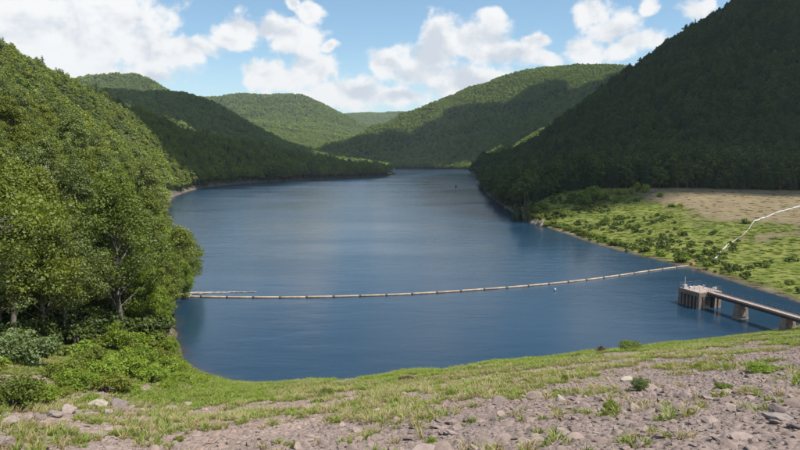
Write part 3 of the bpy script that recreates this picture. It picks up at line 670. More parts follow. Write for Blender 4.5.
# ---------------------------------------------------------------- shrubs
SB = {k: [plant_meshes('shrub_'+k+str(i), bush(300+i+ord(k[0]), 2.6, 2.1-.25*i, 34, 3600, .125), M['bark'], M[m]) for i in range(2)]
      for k, m in (('bright', 'leaf_d'), ('green', 'leaf_a'), ('grey', 'leaf_e'), ('red', 'leaf_r'), ('dark', 'leaf_h'))}
GD = 'shrubs on the dam face'
def shrub(px, py, wpx, kind, label, group=None, tall=1.0, name='shrub'):
    q = ground_at(px, py); wpx = wpx*(1.3 if group == GD else 1.0); s = wpx*np.hypot(q[0], q[1])/590/2.6; tm = SB[kind][rng.integers(2)]
    t = empty(name, (q[0], q[1], q[2]-.05), rng.random()*6.28, s); t.scale = (s, s, s*tall); tag(t, label, 'shrub', group)
    obj('stem', tm[0], t); obj('foliage', tm[1], t); return t
GM = 'bushes on the meadow'
for (px, py, w, tall, lab) in [(584,205,15,1.1,'rounded dark bush at the front of the meadow bush clump'),(594,201,17,1.25,'largest dark bush in the meadow bush clump'),(603,199,12,1,'small bush at the far end of the meadow bush clump'),(588,197,13,1.3,'taller bush at the back of the meadow bush clump'),
        (576,210,9,.9,'low bush below the meadow bush clump'),(622,194,10,.9,'low dark bush on the meadow between the clump and the pointed bushes'),(637,192,8,1.6,'pointed dark bush near the top of the meadow'),(645,193,9,1.5,'pointed dark bush on the meadow edge of the dry grass'),(632,194,7,1.3,'small pointed bush beside the two pointed meadow bushes'),
        (617,203,6,1,'small round bush on the green meadow'),(660,197,6,1.2,'lone small bush in the dry grass'),(673,207,9,.7,'low spreading bush in the dry grass'),(681,206,7,.7,'flat little bush beside the low spreading one'),(746,224,8,1,'bush where the white boom bends'),
        (566,216,10,.8,'low bush on the shaded end of the meadow'),(553,224,9,.8,'low bush near the tip of the meadow'),(605,222,9,.8,'bush on the shaded lower meadow'),(628,228,8,.8,'bush low on the meadow near the shore'),(642,250,8,1,'round bush at the meadow waterline'),
        (578,232,8,1,'bush at the meadow shore below the clump'),(662,247,6,.8,'small bush just above the meadow shore'),(719,253,7,.9,'dark bush beside the lower end of the white boom'),(766,268,8,1.0,'bush on the bank opposite the intake tower'),(790,285,9,.9,'dark bush at the bank near the footbridge'),(706,264,5,.9,'tiny bush by the boom anchor'),(529,217,9,1.1,'bush on the very tip of the meadow'),(534,219,9,.9,'second bush from the meadow tip along the shore'),(540,222,9,.9,'third bush from the meadow tip along the shore'),(547,226,8,.9,'fourth bush from the meadow tip along the shore'),(537,213,10,1,'bush on top of the bank at the meadow tip'),(545,209,9,.9,'bush between the wood and the meadow tip'),(557,214,9,.8,'low bush uphill of the meadow tip')]:
    shrub(px, py, w, 'dark', lab, GM, tall)
GD = 'shrubs on the dam face'
for (px, py, w, kind, tall, lab) in [(327,398,15,'green',.7,'dark green bush by the water on the dam face'),(565,382,6,'green',1.7,'small upright green shrub on the dam face'),(640,391,14,'grey',1.1,'grey-green leafy shrub among the pale stones'),(645,381,8,'green',1.2,'small green shrub just behind the grey-green one'),
        (611,413,15,'bright',.9,'bright green shrub at the edge of the bare stones'),(632,351,20,'green',.6,'olive mounded bush at the water near the reddish one'),(601,353,10,'red',.8,'reddish brown bush on the waterline'),(577,358,12,'red',.45,'low reddish scrub along the waterline'),
        (432,440,13,'bright',1.0,'bright green tuft shrub low on the dam face'),(178,440,9,'green',1.0,'small dark green shrub by the stones'),(158,443,8,'bright',.9,'small bright shrub beside the dark one'),(295,444,9,'green',.8,'dark little shrub at the bottom of the picture'),
        (765,372,22,'bright',.45,'spreading bright green shrub right of the grass tufts'),(722,390,14,'green',.8,'olive tuft shrub on the upper stones'),(700,367,8,'green',.7,'small shrub midway up the dam face'),(500,392,10,'green',.6,'low shrub in the grass band'),(405,380,16,'red',.35,'low reddish scrub at the middle of the waterline'),
        (452,398,9,'bright',.7,'small bright shrub in the grass band'),(556,395,6,'green',.9,'little shrub below the upright one'),(255,400,12,'bright',.6,'bright shrub in the lush grass')]:
    shrub(px, py, w, kind, lab, GD, tall)
GB = 'bushes along the foot of the wood'
for i, (px, py, w, kind, tall) in enumerate([(25,366,46,'grey',1.1),(12,412,44,'green',.9),(38,404,30,'bright',.9),(78,392,34,'bright',.9),(62,380,26,'green',1.0),(102,384,32,'bright',1.0),(128,380,34,'bright',.95),(150,385,30,'bright',.8),(112,394,28,'green',.8),
        (165,378,26,'bright',.9),(178,372,18,'bright',1.0),(182,385,22,'bright',.7),(92,372,28,'green',1.2),(140,368,26,'bright',1.1),(160,362,20,'green',1.1),(172,352,14,'bright',1.3),(200,384,18,'bright',.6),(60,396,20,'green',.7),(118,352,22,'bright',1.4),(88,402,18,'bright',.6),(136,396,24,'bright',.6),(166,392,24,'bright',.5)]):
    lab = {'grey': 'pale grey-green bush standing in front of the dark wood', 'green': 'green bush in the thicket at the foot of the wood', 'bright': 'bright yellow-green bush in the thicket at the foot of the wood'}[kind]
    shrub(px, py, w*1.2, kind, lab+[' by the rock pile', ' toward the lake', ' in the middle'][0 if py > 388 and px < 120 else 1 if px > 145 else 2], GB, tall, 'thicket_bush')
# ---------------------------------------------------------------- intake tower
TRZ = R(17); TC = (61.4, 118.5); TZ = 3.3
tw = empty('intake_tower', (TC[0], TC[1], 0), TRZ); tag(tw, 'square concrete intake tower standing in the water with slotted sides', 'tower')
S = 2.8
def part(name, m, parent, fn, smooth=False):
    b = MB(); fn(b); return b.build(name, m, parent, smooth)
part('footing', M['concrete'], tw, lambda b: b.box((0, 0, -2.6), (2*S+.3, 2*S+.3, 5.0), 0, 1, .05))
cap = part('cap_slab', M['concrete'], tw, lambda b: b.box((0, 0, TZ-.45), (2*S, 2*S, .9), 0, 1, .05))
part('deck_surface', M['deck'], cap, lambda b: b.box((0, 0, TZ+.015), (2*S-.16, 2*S-.16, .04)))
for sx in (-1, 1):
    for sy in (-1, 1): part('corner_column', M['concrete'], tw, lambda b: b.box((sx*(S-.36), sy*(S-.36), 1.15), (.7, .7, 2.5), 0, .985, .04))
for i in range(4): part('side_pier', M['concrete'], tw, lambda b: b.box((-S+.3, -S+1.02+(i+.45)*.96, 1.15), (.52, .30, 2.5), 0, 1, .03))
for i in range(4): part('side_pier', M['concrete'], tw, lambda b: b.box((S-.3, -S+1.02+(i+.45)*.96, 1.15), (.52, .30, 2.5), 0, 1, .03))
for xx in (-S+1.35, S-1.35): part('front_pier', M['concrete'], tw, lambda b: b.box((xx, -S+.3, 1.15), (.5, .5, 2.5), 0, 1, .03))
for xx in (-S+1.35, 0, S-1.35): part('rear_pier', M['concrete'], tw, lambda b: b.box((xx, S-.3, 1.15), (.5, .5, 2.5), 0, 1, .03))
for k in range(9):
    part('rack_bar', M['dark_steel'], tw, lambda b: b.box((-S+.63, -S+.9+k*.47, 1.15), (.08, .1, 2.4)))
part('slot_shade_core', M['dark_steel'], tw, lambda b: b.box((0, 0, 1.15), (4.1, 4.1, 2.45)))  # solid core, coloured dark to give the slots their inner shade
def rail(parent, pts, h=1.05, step=1.4, mat_=None):
    m_ = mat_ or M['rail']
    for a, b_ in zip(pts[:-1], pts[1:]):
        a, b_ = np.array(a, float), np.array(b_, float); n = max(1, int(round(np.linalg.norm(b_-a)/step)))
        for i in range(n):
            q = a+(b_-a)*i/n; part('rail_post', m_, parent, lambda b: b.tube([q, q+np.array([0, 0, h])], .018, 5))
        for hh in (h, h*.55): part('handrail', m_, parent, lambda b: b.tube([a+np.array([0, 0, hh]), b_+np.array([0, 0, hh])], .017, 5))
e = S-.12; rail(tw, [(-.85, -e, TZ), (-e, -e, TZ), (-e, e, TZ), (e, e, TZ), (e, -e, TZ), (.85, -e, TZ)])
gs = part('gauge_mast', M['float_white'], tw, lambda b: b.tube([(-2.0, 2.0, TZ), (-2.0, 2.0, TZ+2.3)], [.10, .08], 10))
part('gauge_box', M['float_white'], gs, lambda b: b.box((-2.0, 2.0, TZ+.35), (.75, .55, .7), 0, 1, .03))
ld = part('ladder', M['rail'], tw, lambda b: (b.tube([(-.2, -S-.08, -.3), (-.2, -S-.08, TZ+.9)], .03, 5), b.tube([(-.62, -S-.08, -.3), (-.62, -S-.08, TZ+.9)], .03, 5)))
for k in range(10): part('rung', M['rail'], ld, lambda b: b.tube([(-.62, -S-.08, .1+k*.33), (-.2, -S-.08, .1+k*.33)], .02, 5))
for k in (-1, 0, 1): part('gate_stem', M['steel'], tw, lambda b: (b.tube([(k*1.2, .3, TZ), (k*1.2, .3, TZ+.75)], .06, 8), b.tube([(k*1.2+.22*math.cos(t), .3+.22*math.sin(t), TZ+.72) for t in np.linspace(0, 6.283, 13)], .025, 5, False)))
part('hoist_pedestal', M['steel'], tw, lambda b: b.box((-1.3, 1.2, TZ+.25), (.5, .4, .5), 0, 1, .04))
sg = part('notice_panel', M['float_white'], tw, lambda b: b.box((1.0, -e-.02, TZ+.75), (1.1, .05, .55)))
# ---------------------------------------------------------------- footbridge to the dam
br = empty('footbridge', (TC[0]+math.sin(TRZ)*S, TC[1]-math.cos(TRZ)*S, 0), R(14.6)); tag(br, 'narrow concrete footbridge from the dam to the intake tower', 'footbridge')
BL = 27.0
dk = part('deck', M['deck'], br, lambda b: b.box((0, -BL/2, TZ-.06), (1.7, BL-.02, .22), 0, 1, .03))
for sx in (-1, 1): part('girder', M['dark_steel'], br, lambda b: b.box((sx*.62, -BL/2, TZ-.42), (.16, BL-.1, .46)))
for sx in (-1, 1): part('kerb', M['concrete'], dk, lambda b: b.box((sx*.79, -BL/2, TZ+.10), (.1, BL-.06, .12)))
for sx in (-1, 1): rail(br, [(sx*.79, -.1, TZ+.15), (sx*.79, -BL+.1, TZ+.15)], 1.0, 2.2)
for k, (yy, zb) in enumerate(((-7.6, -3.0), (-17.6, -1.5))):
    zt = TZ-.66; pr = part('pier', M['concrete'], br, lambda b: b.box((0, -yy*-1, (zt+zb)/2), (3.3, 1.5, zt-zb), 0, .62, .04))
    pr['label'] = 'battered concrete pier standing in the water' if k == 0 else 'battered concrete pier at the bank'
    part('pier_cap', M['concrete'], pr, lambda b: b.box((0, yy, zt+.0), (2.15, 1.02, .12)))
    part('recess_panel', M['concrete'], pr, lambda b: b.box((-.0, yy-.66, (zt+.4)/2-.3), (1.5, .12, 1.5), 0, .8))
part('abutment', M['concrete'], br, lambda b: b.box((0, -BL+.3, 1.3), (2.6, 1.2, 3.1), 0, 1, .05))
# ---------------------------------------------------------------- floating boom across the lake
BPX = [(176,296.3),(205,297.3),(250,297.8),(290,297.8),(330,297.2),(370,296),(400,295),(440,292.8),(480,290),(520,287),(560,283.2),(600,278.6),(640,272.6),(665,269),(690,265.8)]
bp = np.array([G(*p) for p in BPX]); bl = np.concatenate([[0], np.cumsum(np.hypot(*np.diff(bp, axis=0).T))])
def along_boom(s): return np.array([np.interp(s, bl, bp[:, 0]), np.interp(s, bl, bp[:, 1])])
bm_ = empty('floating_boom', (*bp[0], 0)); tag(bm_, 'long tan log boom floating across the whole lake', 'boom')
nseg = 24; sl = bl[-1]/nseg
for i in range(nseg):
    a, b_ = along_boom(i*sl+.22), along_boom((i+1)*sl-.22); c = (a+b_)/2; dd = b_-a; ln = np.hypot(*dd)
    mb = MB(); rr = .215+.02*rng.random()
    mb.tube([(-ln/2, 0, 0), (-ln/2+.06, 0, 0), (0, 0, 0), (ln/2-.06, 0, 0), (ln/2, 0, 0)], [rr*.85, rr, rr, rr, rr*.85], 10)
    mb.build('float_log', M['float_tan'], bm_, True, loc=(c[0]-bp[0][0], c[1]-bp[0][1], .09+.03*rng.random()), rot=(0, 0, math.atan2(dd[1], dd[0])))
    if i:
        j = along_boom(i*sl); mb = MB(); mb.tube([(-.3, 0, 0), (.3, 0, 0)], .16, 8); mb.box((0, 0, .02), (.24, .5, .42), 0, 1, .03)
        mb.build('coupling', M['dark_steel'], bm_, False, loc=(j[0]-bp[0][0], j[1]-bp[0][1], .08), rot=(0, 0, math.atan2(dd[1], dd[0])))
q = G(692.5, 266.5); z = max(height(*q)[0], .05)
an = empty('boom_anchor', (q[0], q[1], z), .4); tag(an, 'faded orange anchor block where the boom reaches the meadow shore', 'anchor')
part('block', M['orange'], an, lambda b: b.box((0, 0, .3), (1.2, 1.0, 1.0), 0, .85, .08)); part('ring', M['dark_steel'], an, lambda b: b.tube([(.3*math.cos(t), 0, 1.0+.3*math.sin(t)) for t in np.linspace(0, 6.283, 13)], .05, 6, False))
# white boom drawn up the meadow
def drape(pxs, n=26, lift=.25):
    w = np.array([ground_at(*p)[:2] for p in pxs]); l = np.concatenate([[0], np.cumsum(np.hypot(*np.diff(w, axis=0).T))]); s = np.linspace(0, l[-1], n)
    X, Y = np.interp(s, l, w[:, 0]), np.interp(s, l, w[:, 1]); return np.stack([X, Y, height(X, Y)+lift], -1)
wb0 = ground_at(711, 262.5); wb = empty('shore_boom', tuple(wb0)); tag(wb, 'white float boom lying up the meadow slope', 'boom')
for pts, n, r_ in (([(818,201),(806,204.5),(800,206.5),(787,210.3),(775,213.8)], 5, .5), ([(774.5,214),(765,218),(753.5,222.3)], 4, .46), ([(727,246),(722.5,250.5),(716,258),(711,262.5)], 4, .42)):
    q = drape(pts, n*6+1, .22)-wb0
    for k in range(n):
        sg = q[k*6:k*6+7]; rad = [r_*.4]+[.62*r_*(.9+.2*rng.random()) for _ in range(len(sg)-2)]+[r_*.4]
        part('float', M['float_white'], wb, lambda b: b.tube(sg, rad, 10), True)
q = drape([(753.5,222.3),(749.5,228.5),(742,236),(734,241),(727,246)], 22, .12)-wb0
part('cable', M['float_white'], wb, lambda b: b.tube(q, [.15-.06*math.sin(math.pi*t) for t in np.linspace(0, 1, len(q))], 8), True)
# driftwood at the near end of the boom
def drift(px, py, ln, ang, r_, label, dz=.06):
    q = G(px, py); z = max(height(*q)[0], 0)+dz; g = np.random.default_rng(int(px*13+py)); b = MB()
    b.tube([(t*ln-ln/2, g.normal()*.08*ln*.3, g.normal()*.03) for t in np.linspace(0, 1, 6)], [r_*(1.1-.5*t) for t in np.linspace(0, 1, 6)], 7)
    b.tube([(ln*.1, 0, 0), (ln*.22, ln*.1, r_*1.5)], [r_*.5, r_*.15], 5)
    o = b.build('driftwood_log', M['driftwood'], None, True, loc=(q[0], q[1], z), rot=(0, 0, ang)); tag(o, label, 'driftwood', 'driftwood trapped behind the boom'); return o
for px, py, ln, ang, r_, lab in [(181,295,4.5,.15,.22,'thick bleached driftwood log at the bank end of the boom'),(190,293.5,5.5,.05,.16,'long driftwood pole floating just behind the boom end'),(203,293.2,4.2,-.06,.14,'driftwood pole second from the bank behind the boom'),(214,292.8,4.6,.1,.13,'driftwood pole in the middle of the drift line'),
        (226,292.6,4.0,-.03,.12,'thin driftwood pole past the middle of the drift line'),(237,292.3,3.8,.05,.10,'slim driftwood stick near the outer end of the drift line'),(249,292.2,3.4,0,.09,'outermost thin driftwood stick behind the boom'),(175,293,3.6,.7,.2,'slanting driftwood log against the bank'),(178,297.3,5.0,-.05,.2,'reddish driftwood log in front of the boom end'),(196,292.4,3.0,.35,.1,'short crooked driftwood stick near the bank')]:
    drift(px, py, ln, ang, r_, lab)
# small things out on the water
q = G(555, 290.5); b = MB(); b.tube([(0, 0, -.2), (0, 0, .1), (0, 0, .34), (0, 0, .5), (0, 0, .56)], [.14, .28, .24, .14, .02], 12)
tag(b.build('buoy', M['float_white'], None, True, loc=(*q, 0)), 'small white buoy floating short of the boom', 'buoy')
q = G(456, 187.5); b = MB(); b.tube([(0, 0, -.5), (0, 0, .3), (0, 0, 1.5), (0, 0, 2.2), (0, 0, 2.5)], [.4, .9, .8, .4, .1], 12)
tag(b.build('channel_marker', M['dark_steel'], None, True, loc=(*q, 0)), 'tiny dark marker float far out near the end of the lake', 'marker')
# ---------------------------------------------------------------- stones of the dam face
def rock(seed, flat=.62, sub=1):
    g = np.random.default_rng(seed); bm = bmesh.new(); bmesh.ops.create_icosphere(bm, subdivisions=sub, radius=.5)
    pl = [(lambda n_: (n_/np.linalg.norm(n_), .26+.16*g.random()))(g.normal(size=3)) for _ in range(9)]
    for v in bm.verts:
        p = np.array(v.co)*1.15
        for n_, d in pl:
            k = p @ n_
            if k > d: p = p-n_*(k-d)
        p = p*np.array([1.25, .95, flat*1.3])+g.normal(size=3)*.02; v.co = p
    me = bpy.data.meshes.new('stone'); bm.to_mesh(me); bm.free(); return me
ROCKS = []
for i in range(9):
    me = rock(400+i, .34+.05*(i % 4), 2 if i < 6 else 1); me.materials.append(M['stone']); ROCKS.append(me)
def dam_d(x, y): return (x-DAM0[0])*DAMN[0]+(y-DAM0[1])*DAMN[1]
def open_ground(x, y): return (poly_sd(x, y, OPEN_POLY) < .5) & (poly_sd(x, y, LAKE) > .4)
x, y = jitter_grid(-60, 75, 14, 112, .5); k = open_ground(x, y); x, y = x[k], y[k]; h = height(x, y); k = in_view(x, y, h, 12, 1); x, y, h = x[k], y[k], h[k]
dd = dam_d(x, y); bare = .3+sstep(26, 52, dd+fbm(x/9, y/9, 61)*24)*.6+sstep(.1, .4, fbm(x/5, y/5, 62))*.4
leftrock = sstep(9, 3, np.hypot((x+27), (y-43)*.8))
bare = np.maximum(bare, leftrock*1.2)
k = rng.random(len(x)) < bare; x, y, h, dd, bare = x[k], y[k], h[k], dd[k], bare[k]
sz = (.12+.3*rng.random(len(x))**2.6)*(.75+.5*sstep(30, 55, dd))*(1+.6*(rng.random(len(x)) < .05))
score = sz*590/np.hypot(x, y); o_ = np.argsort(-score); n_part = 300
nrm_t = np.stack([rng.normal(size=len(x))*.22+.1, rng.normal(size=len(x))*.22-.05], -1)
for i in o_[:n_part]:
    s = sz[i]*1.15
    obj('stone', ROCKS[rng.integers(6)], terrain, (x[i], y[i], h[i]-.02*s), (nrm_t[i][0]+.25, nrm_t[i][1], rng.random()*6.28), (s*1.2, s, s*(.5+.35*rng.random())))
rest = o_[n_part:]
scatter('loose_stones', np.stack([x, y, h-.01*sz], -1)[rest], ROCKS, sz[rest], rng.random(len(rest))*6.283, rng.integers(0, 9, len(rest)), 'countless small grey stones covering the dam face', nrm_t[rest])
x, y = jitter_grid(-45, 60, 14, 70, .27); k = open_ground(x, y) & (rng.random(len(x)) < .75); x, y = x[k], y[k]; h = height(x, y); k = in_view(x, y, h, 5, 1); x, y, h = x[k], y[k], h[k]
scatter('gravel', np.stack([x, y, h+.01], -1), ROCKS[6:], .06+.14*rng.random(len(x))**2, rng.random(len(x))*6.283, rng.integers(0, 3, len(x)), 'fine gravel and chips between the stones', rng.normal(size=(len(x), 2))*.3)
print('STONES', len(sz), 'GRAVEL', len(x))
# boulders at the corner below the wood
BO = [rock(500+i, .8, 3) for i in range(5)]
for px, py, w, hh, m_, rz, lab in [(97,409,15,1.0,'boulder_pale',.3,'pale yellow boulder topping the rock pile below the wood'),(118,411,20,.85,'boulder_grey',1.1,'large grey-pink boulder next to the pale yellow one'),(108,416,11,.8,'boulder_grey',2.0,'grey stone wedged between the pale and the large boulder'),(68,417,15,1.0,'boulder_grey',.9,'upright boulder beside the dark crevice'),(78,420,12,.8,'boulder_grey',2.6,'boulder just past the dark crevice'),
        (54,420,13,.75,'boulder_grey',.2,'brownish boulder left of the dark crevice'),(40,423,13,.7,'boulder_grey',1.8,'low boulder in the middle of the rock pile'),(27,424,12,.7,'boulder_grey',.5,'rounded boulder toward the picture edge of the rock pile'),(8,427,18,.8,'boulder_grey',1.4,'broad boulder at the very edge of the picture'),(6,447,22,.8,'boulder_grey',2.2,'dark grey slab in the bottom corner of the picture'),
        (88,417,10,.7,'boulder_grey',1.5,'small boulder in front of the pale yellow one'),(128,414,10,.7,'boulder_grey',.4,'end boulder of the rock pile toward the lake'),(60,431,12,.6,'boulder_grey',2.9,'flat stone in front of the rock pile'),(168,409,14,.5,'boulder_grey',.8,'flat pinkish stone in the grass beyond the rock pile'),(188,405,12,.5,'boulder_grey',2.1,'flat stone in the grass toward the water'),
        (150,415,9,.5,'boulder_grey',1.2,'small stone between the rock pile and the flat stones'),(626,377,13,.6,'boulder_pale',.5,'pale flat boulder beside the grey-green shrub'),(560,402,14,.45,'boulder_pale',1.9,'whitish flat boulder among the grass tufts'),(700,400,14,.5,'boulder_grey',.3,'grey slab above the bare stones'),(745,412,17,.5,'boulder_grey',1.0,'broad grey slab in the bare stones'),(780,424,24,.55,'boulder_grey',2.5,'large flat slab low on the dam face at the picture edge')]:
    q = ground_at(px, py); s = w*(1.3 if px < 0 else .95)*np.hypot(q[0], q[1])/590/1.1
    me = BO[rng.integers(5)].copy(); me.materials.append(M[m_])
    o = obj('boulder', me, None, (q[0], q[1], q[2]+s*.2*hh), (.15, -.1, rz), (s, s*.9, s*hh)); tag(o, lab, 'boulder', 'boulders on the dam face')
# ---------------------------------------------------------------- grass
def tuft(seed, n, H, W, mat_, wid=.02):
    g = np.random.default_rng(seed); V, Fc, sh = [], [], []
    for i in range(n):
        a, r_ = g.random()*6.283, W*.5*math.sqrt(g.random()); b0 = np.array([math.cos(a)*r_*.5, math.sin(a)*r_*.5, -.03]); ln = H*(.55+.6*g.random()); t = g.random()*6.283
        out = np.array([math.cos(a), math.sin(a), 0])*r_*1.4+g.normal(size=3)*.05; out[2] = 0
        side = np.array([math.cos(t), math.sin(t), 0])*wid; m_ = b0+out*.35+np.array([0, 0, ln*.62]); e = b0+out+np.array([0, 0, ln])
        k = len(V); V += [b0-side, b0+side, m_+side*.8, m_-side*.8, e]; Fc += [(k, k+1, k+2, k+3), (k+3, k+2, k+4)]; sh += [g.random()]*5
    return mesh('tuft', np.array(V), Fc, mat_, False, {'shade': np.array(sh)})
GT = [tuft(600+i, 26, .25, .5, M['leaf_grass'], .022) for i in range(3)]+[tuft(610+i, 24, .3, .5, M['leaf_straw'], .016) for i in range(3)]+[tuft(620+i, 26, .24, .5, M['leaf_d'], .025) for i in range(2)]
x, y = jitter_grid(-62, 95, 15, 120, .34); k = open_ground(x, y); x, y = x[k], y[k]; h = height(x, y); k = in_view(x, y, h, 15, 1); x, y, h = x[k], y[k], h[k]
dd = poly_sd(x, y, LAKE); n1, n2 = fbm(x/6, y/6, 71, 4), fbm(x/1.8, y/1.8, 72, 3)
pg = sstep(-.1, .8, .60-dd/(78+14*sstep(12, -8, x))+n1*1.7+n2*1.5+.45*sstep(9, 2, dd)+.35*sstep(-2, -20, x))
pg = pg*(1-.8*sstep(44, 60, dam_d(x, y)+x*.4))*(1-.9*sstep(8, 3, np.hypot((x+27), (y-43)*.8)))+sstep(12, 5, poly_sd(x, y, np.array([(-45., 60.), (-42., 100.), (-30., 92.), (-18., 84.), (-20., 70.)])))*.7
k = rng.random(len(x)) < pg*.8; x, y, h, dd, n1 = x[k], y[k], h[k], dd[k], n1[k]
lush = sstep(.1, .8, 1.3-dd/28+fbm(x/8, y/8, 73)*1.1); u = rng.random(len(x))
idx = np.where(u < .5+.5*lush, np.where(rng.random(len(x)) < .35*lush, 6+rng.integers(0, 2, len(x)), rng.integers(0, 3, len(x))), 3+rng.integers(0, 3, len(x)))
scatter('dam_grass', np.stack([x, y, h], -1), GT, .7+.75*rng.random(len(x)), rng.random(len(x))*6.283, idx, 'green and straw-coloured grass tufts on the dam face', rng.normal(size=(len(x), 2))*.1)
print('GRASS', len(x))
# coarse meadow growth on the far bank
MG = [tuft(640+i, 70, .28, 1.8, M['leaf_grass'], .09) for i in range(2)]+[tuft(645, 70, .26, 1.8, M['leaf_dry'], .08)]+[joined('weed_shade_clump', bush(650, 1.8, .9, 12, 200, .3), M['bark'], M['leaf_w'])]
x, y = jitter_grid(55, 260, 110, 345, 1.9); k = (poly_sd(x, y, MEADOW_POLY) < -.5) & (poly_sd(x, y, LAKE) > 1); x, y = x[k], y[k]; h = height(x, y); k = in_view(x, y, h, 15, 1) & (rng.random(len(x)) < .7); x, y, h = x[k], y[k], h[k]
zz = zones(x, y, h); g_ = zz[:, 1] > .5; n1 = fbm(x/16, y/16, 81, 4)
scrub = sstep(112, 84, x+fbm(x/14, y/14, 83)*24)*sstep(-.1, .2, n1+.12)*.6  # dark clumps thickened here in place of cloud shade on the meadow
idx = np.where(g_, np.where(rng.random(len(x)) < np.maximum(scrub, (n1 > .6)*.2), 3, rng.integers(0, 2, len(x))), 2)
kk = g_ | (rng.random(len(x)) < .22); x, y, h, idx = x[kk], y[kk], h[kk], idx[kk]
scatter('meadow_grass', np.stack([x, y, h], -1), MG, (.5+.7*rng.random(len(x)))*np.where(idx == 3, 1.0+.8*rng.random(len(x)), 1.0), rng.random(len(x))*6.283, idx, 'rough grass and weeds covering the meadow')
# undergrowth below the near stand
UG = [joined('under_a', bush(660, 2.4, 1.6, 16, 420, .34), M['bark'], M['leaf_a']), joined('under_b', bush(661, 2.2, 1.2, 16, 420, .3), M['bark'], M['leaf_d'])]
x, y = jitter_grid(-120, -22, 25, 215, 2.1); e_ = np.minimum(poly_sd(x, y, OPEN_POLY), poly_sd(x, y, LAKE)); k = (poly_sd(x, y, LAKE) > .8) & (poly_sd(x, y, OPEN_POLY) > -4) & (e_ < 12) & ((poly_sd(x, y, LAKE) < 9) | (poly_sd(x, y, OPEN_POLY) < 0)); x, y = x[k], y[k]; h = height(x, y); k = in_view(x, y, h, 20); x, y, h = x[k], y[k], h[k]
idx = (rng.random(len(x)) < .45).astype(int)
x3, y3 = jitter_grid(-110, -34, 25, 130, 2.0); k = (poly_sd(x3, y3, LAKE) > 2) & (poly_sd(x3, y3, OPEN_POLY) > 1.5) & (poly_sd(x3, y3, OPEN_POLY) < 26); x3, y3 = x3[k], y3[k]; h3 = height(x3, y3); k = in_view(x3, y3, h3, 20); x3, y3, h3 = x3[k], y3[k], h3[k]
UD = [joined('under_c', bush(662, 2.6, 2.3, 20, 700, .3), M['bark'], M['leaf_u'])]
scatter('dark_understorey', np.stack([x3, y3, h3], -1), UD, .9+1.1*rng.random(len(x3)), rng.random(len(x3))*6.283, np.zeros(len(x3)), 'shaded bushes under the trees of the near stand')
scatter('undergrowth', np.stack([x, y, h], -1), UG, .6+.7*rng.random(len(x)), rng.random(len(x))*6.283, idx, 'leafy undergrowth along the edge of the near stand')
# shrubby rim along the wooded shores
bx, by = [], []
for i in range(len(LAKE)):
    a, b_ = LAKE[i], LAKE[(i+1) % len(LAKE)]; n = int(np.hypot(*(b_-a))/2.6)
    if a[1] < 150 and a[0] > -30: continue
    for t in rng.random(n): q = a+(b_-a)*t; nr = np.array([(b_-a)[1], -(b_-a)[0]]); nr = nr/np.linalg.norm(nr); q = q+nr*(3.2+rng.random()*3); bx.append(q[0]); by.append(q[1])
x, y = np.array(bx), np.array(by); k = (poly_sd(x, y, LAKE) > 1.6); x, y = x[k], y[k]; h = height(x, y); k = in_view(x, y, h, 20) & (y < 1300); x, y, h = x[k], y[k], h[k]
scatter('shore_scrub', np.stack([x, y, h-.1], -1), UG, .7+.9*rng.random(len(x)), rng.random(len(x))*6.283, rng.integers(0, 2, len(x)), 'low scrub along the lake shore')
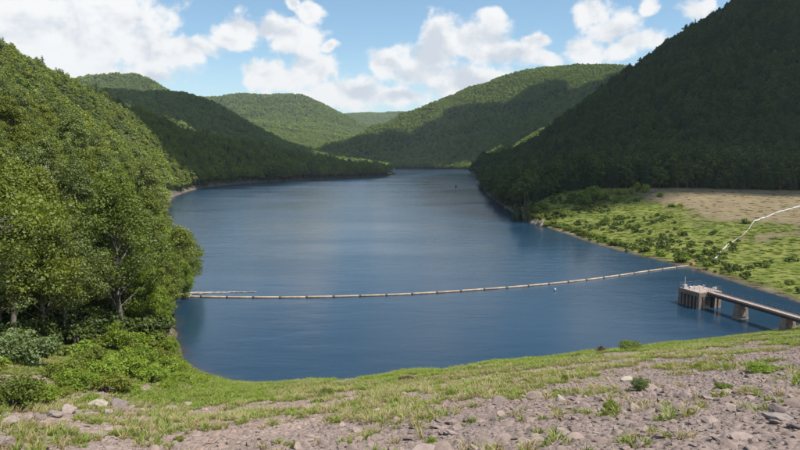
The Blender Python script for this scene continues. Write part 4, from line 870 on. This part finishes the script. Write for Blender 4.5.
# ---------------------------------------------------------------- cumulus overhead, whose shadows lie on the hills
def cloud_mat():
    m, T = mat('cloud'); d = T.n('ShaderNodeBsdfDiffuse'); d.inputs[0].default_value = (.9, .9, .9, 1); tr = T.n('ShaderNodeBsdfTranslucent'); tr.inputs[0].default_value = (.9, .9, .9, 1)
    ms = T.n('ShaderNodeMixShader', ins={0: .3}); T.l(d.outputs[0], ms.inputs[1]); T.l(tr.outputs[0], ms.inputs[2]); finish(T, ms.outputs[0]); return m
M['cloud'] = cloud_mat()
def cloud(poly, alt, seed, cell=62.0, thick=60.0):
    g = np.random.default_rng(seed); P3 = []
    for (px_, py_) in poly:
        z = height(px_, py_, False)[0]+8; t = (alt-z)/TO_SUN.z; P3.append((px_+TO_SUN.x*t, py_+TO_SUN.y*t))
    P3 = np.array(P3); lo, hi = P3.min(0), P3.max(0); a, b_ = np.meshgrid(np.arange(lo[0], hi[0]+cell, cell), np.arange(lo[1], hi[1]+cell, cell)); a = a.ravel()+g.normal(size=a.size)*cell*.15; b_ = b_.ravel()+g.normal(size=b_.size)*cell*.15
    sd = poly_sd(a, b_, P3); k = sd < -cell*.35; a, b_, sd = a[k], b_[k], sd[k]
    bm = bmesh.new()
    for X, Y, s in zip(a, b_, sd):
        r_ = min(cell*(.8+.3*g.random()), -s+cell*.25); hgt = thick*(.6+.5*g.random())*min(1.6, .5-s/150)
        res = bmesh.ops.create_icosphere(bm, subdivisions=2, radius=1.0)
        for v in res['verts']:
            n_ = .85+.35*g.random(); v.co = Vector((X+v.co.x*r_*n_, Y+v.co.y*r_*n_, alt+max(v.co.z, -.3)*hgt*n_))
    me = bpy.data.meshes.new('cloud'); bm.to_mesh(me); bm.free(); me.materials.append(M['cloud']); me.polygons.foreach_set('use_smooth', [True]*len(me.polygons))
    return tag(obj('cloud', me), 'white cumulus high over the valley', None, 'clouds over the valley', 'structure')
def gp(px, py): q = ground_at(px, py); return (q[0], q[1])
cloud([(40, 470), (45, 300), (76, 255), (108, 288), (140, 317), (420, 317), (800, 317), (1000, 600), (900, 1150), (420, 1180), (90, 1130), (20, 850), (40, 640)], 1700, 1)
cloud([(-330, 1650), (-260, 1740), (-150, 1830), gp(370, 141), gp(420, 126), gp(470, 108), gp(520, 93), gp(550, 86), gp(580, 93), gp(606, 84), (900, 2300), (900, 1500), (300, 1350), (120, 1560), (-60, 1560), (-250, 1500)], 1900, 2, 80)
cloud([(-760, 1500), (-720, 1680), (-480, 1680), (-300, 1600), (-200, 1450), (-260, 1330), (-520, 1300), (-700, 1350)], 1800, 3)
cloud([(-180, 545), (-255, 590), (-345, 650), (-450, 800), (-420, 1020), (-170, 1200), (40, 1230), (20, 1050), (-10, 900), (-110, 760), (-140, 640)], 1700, 4, 45)
# ---------------------------------------------------------------- summer haze
b = MB(); b.box((-900, 3700, 270), (9000, 9800, 590)); hz = b.build('haze', None)
m, T = mat('haze'); v = T.n('ShaderNodeVolumePrincipled', ins={'Density': .00005, 'Anisotropy': .3}); v.inputs['Color'].default_value = (.86, .93, 1, 1)
o = T.n('ShaderNodeOutputMaterial'); T.l(v.outputs[0], o.inputs['Volume']); hz.data.materials.append(m); tag(hz, 'thin blue summer haze filling the valley', None, None, 'stuff')
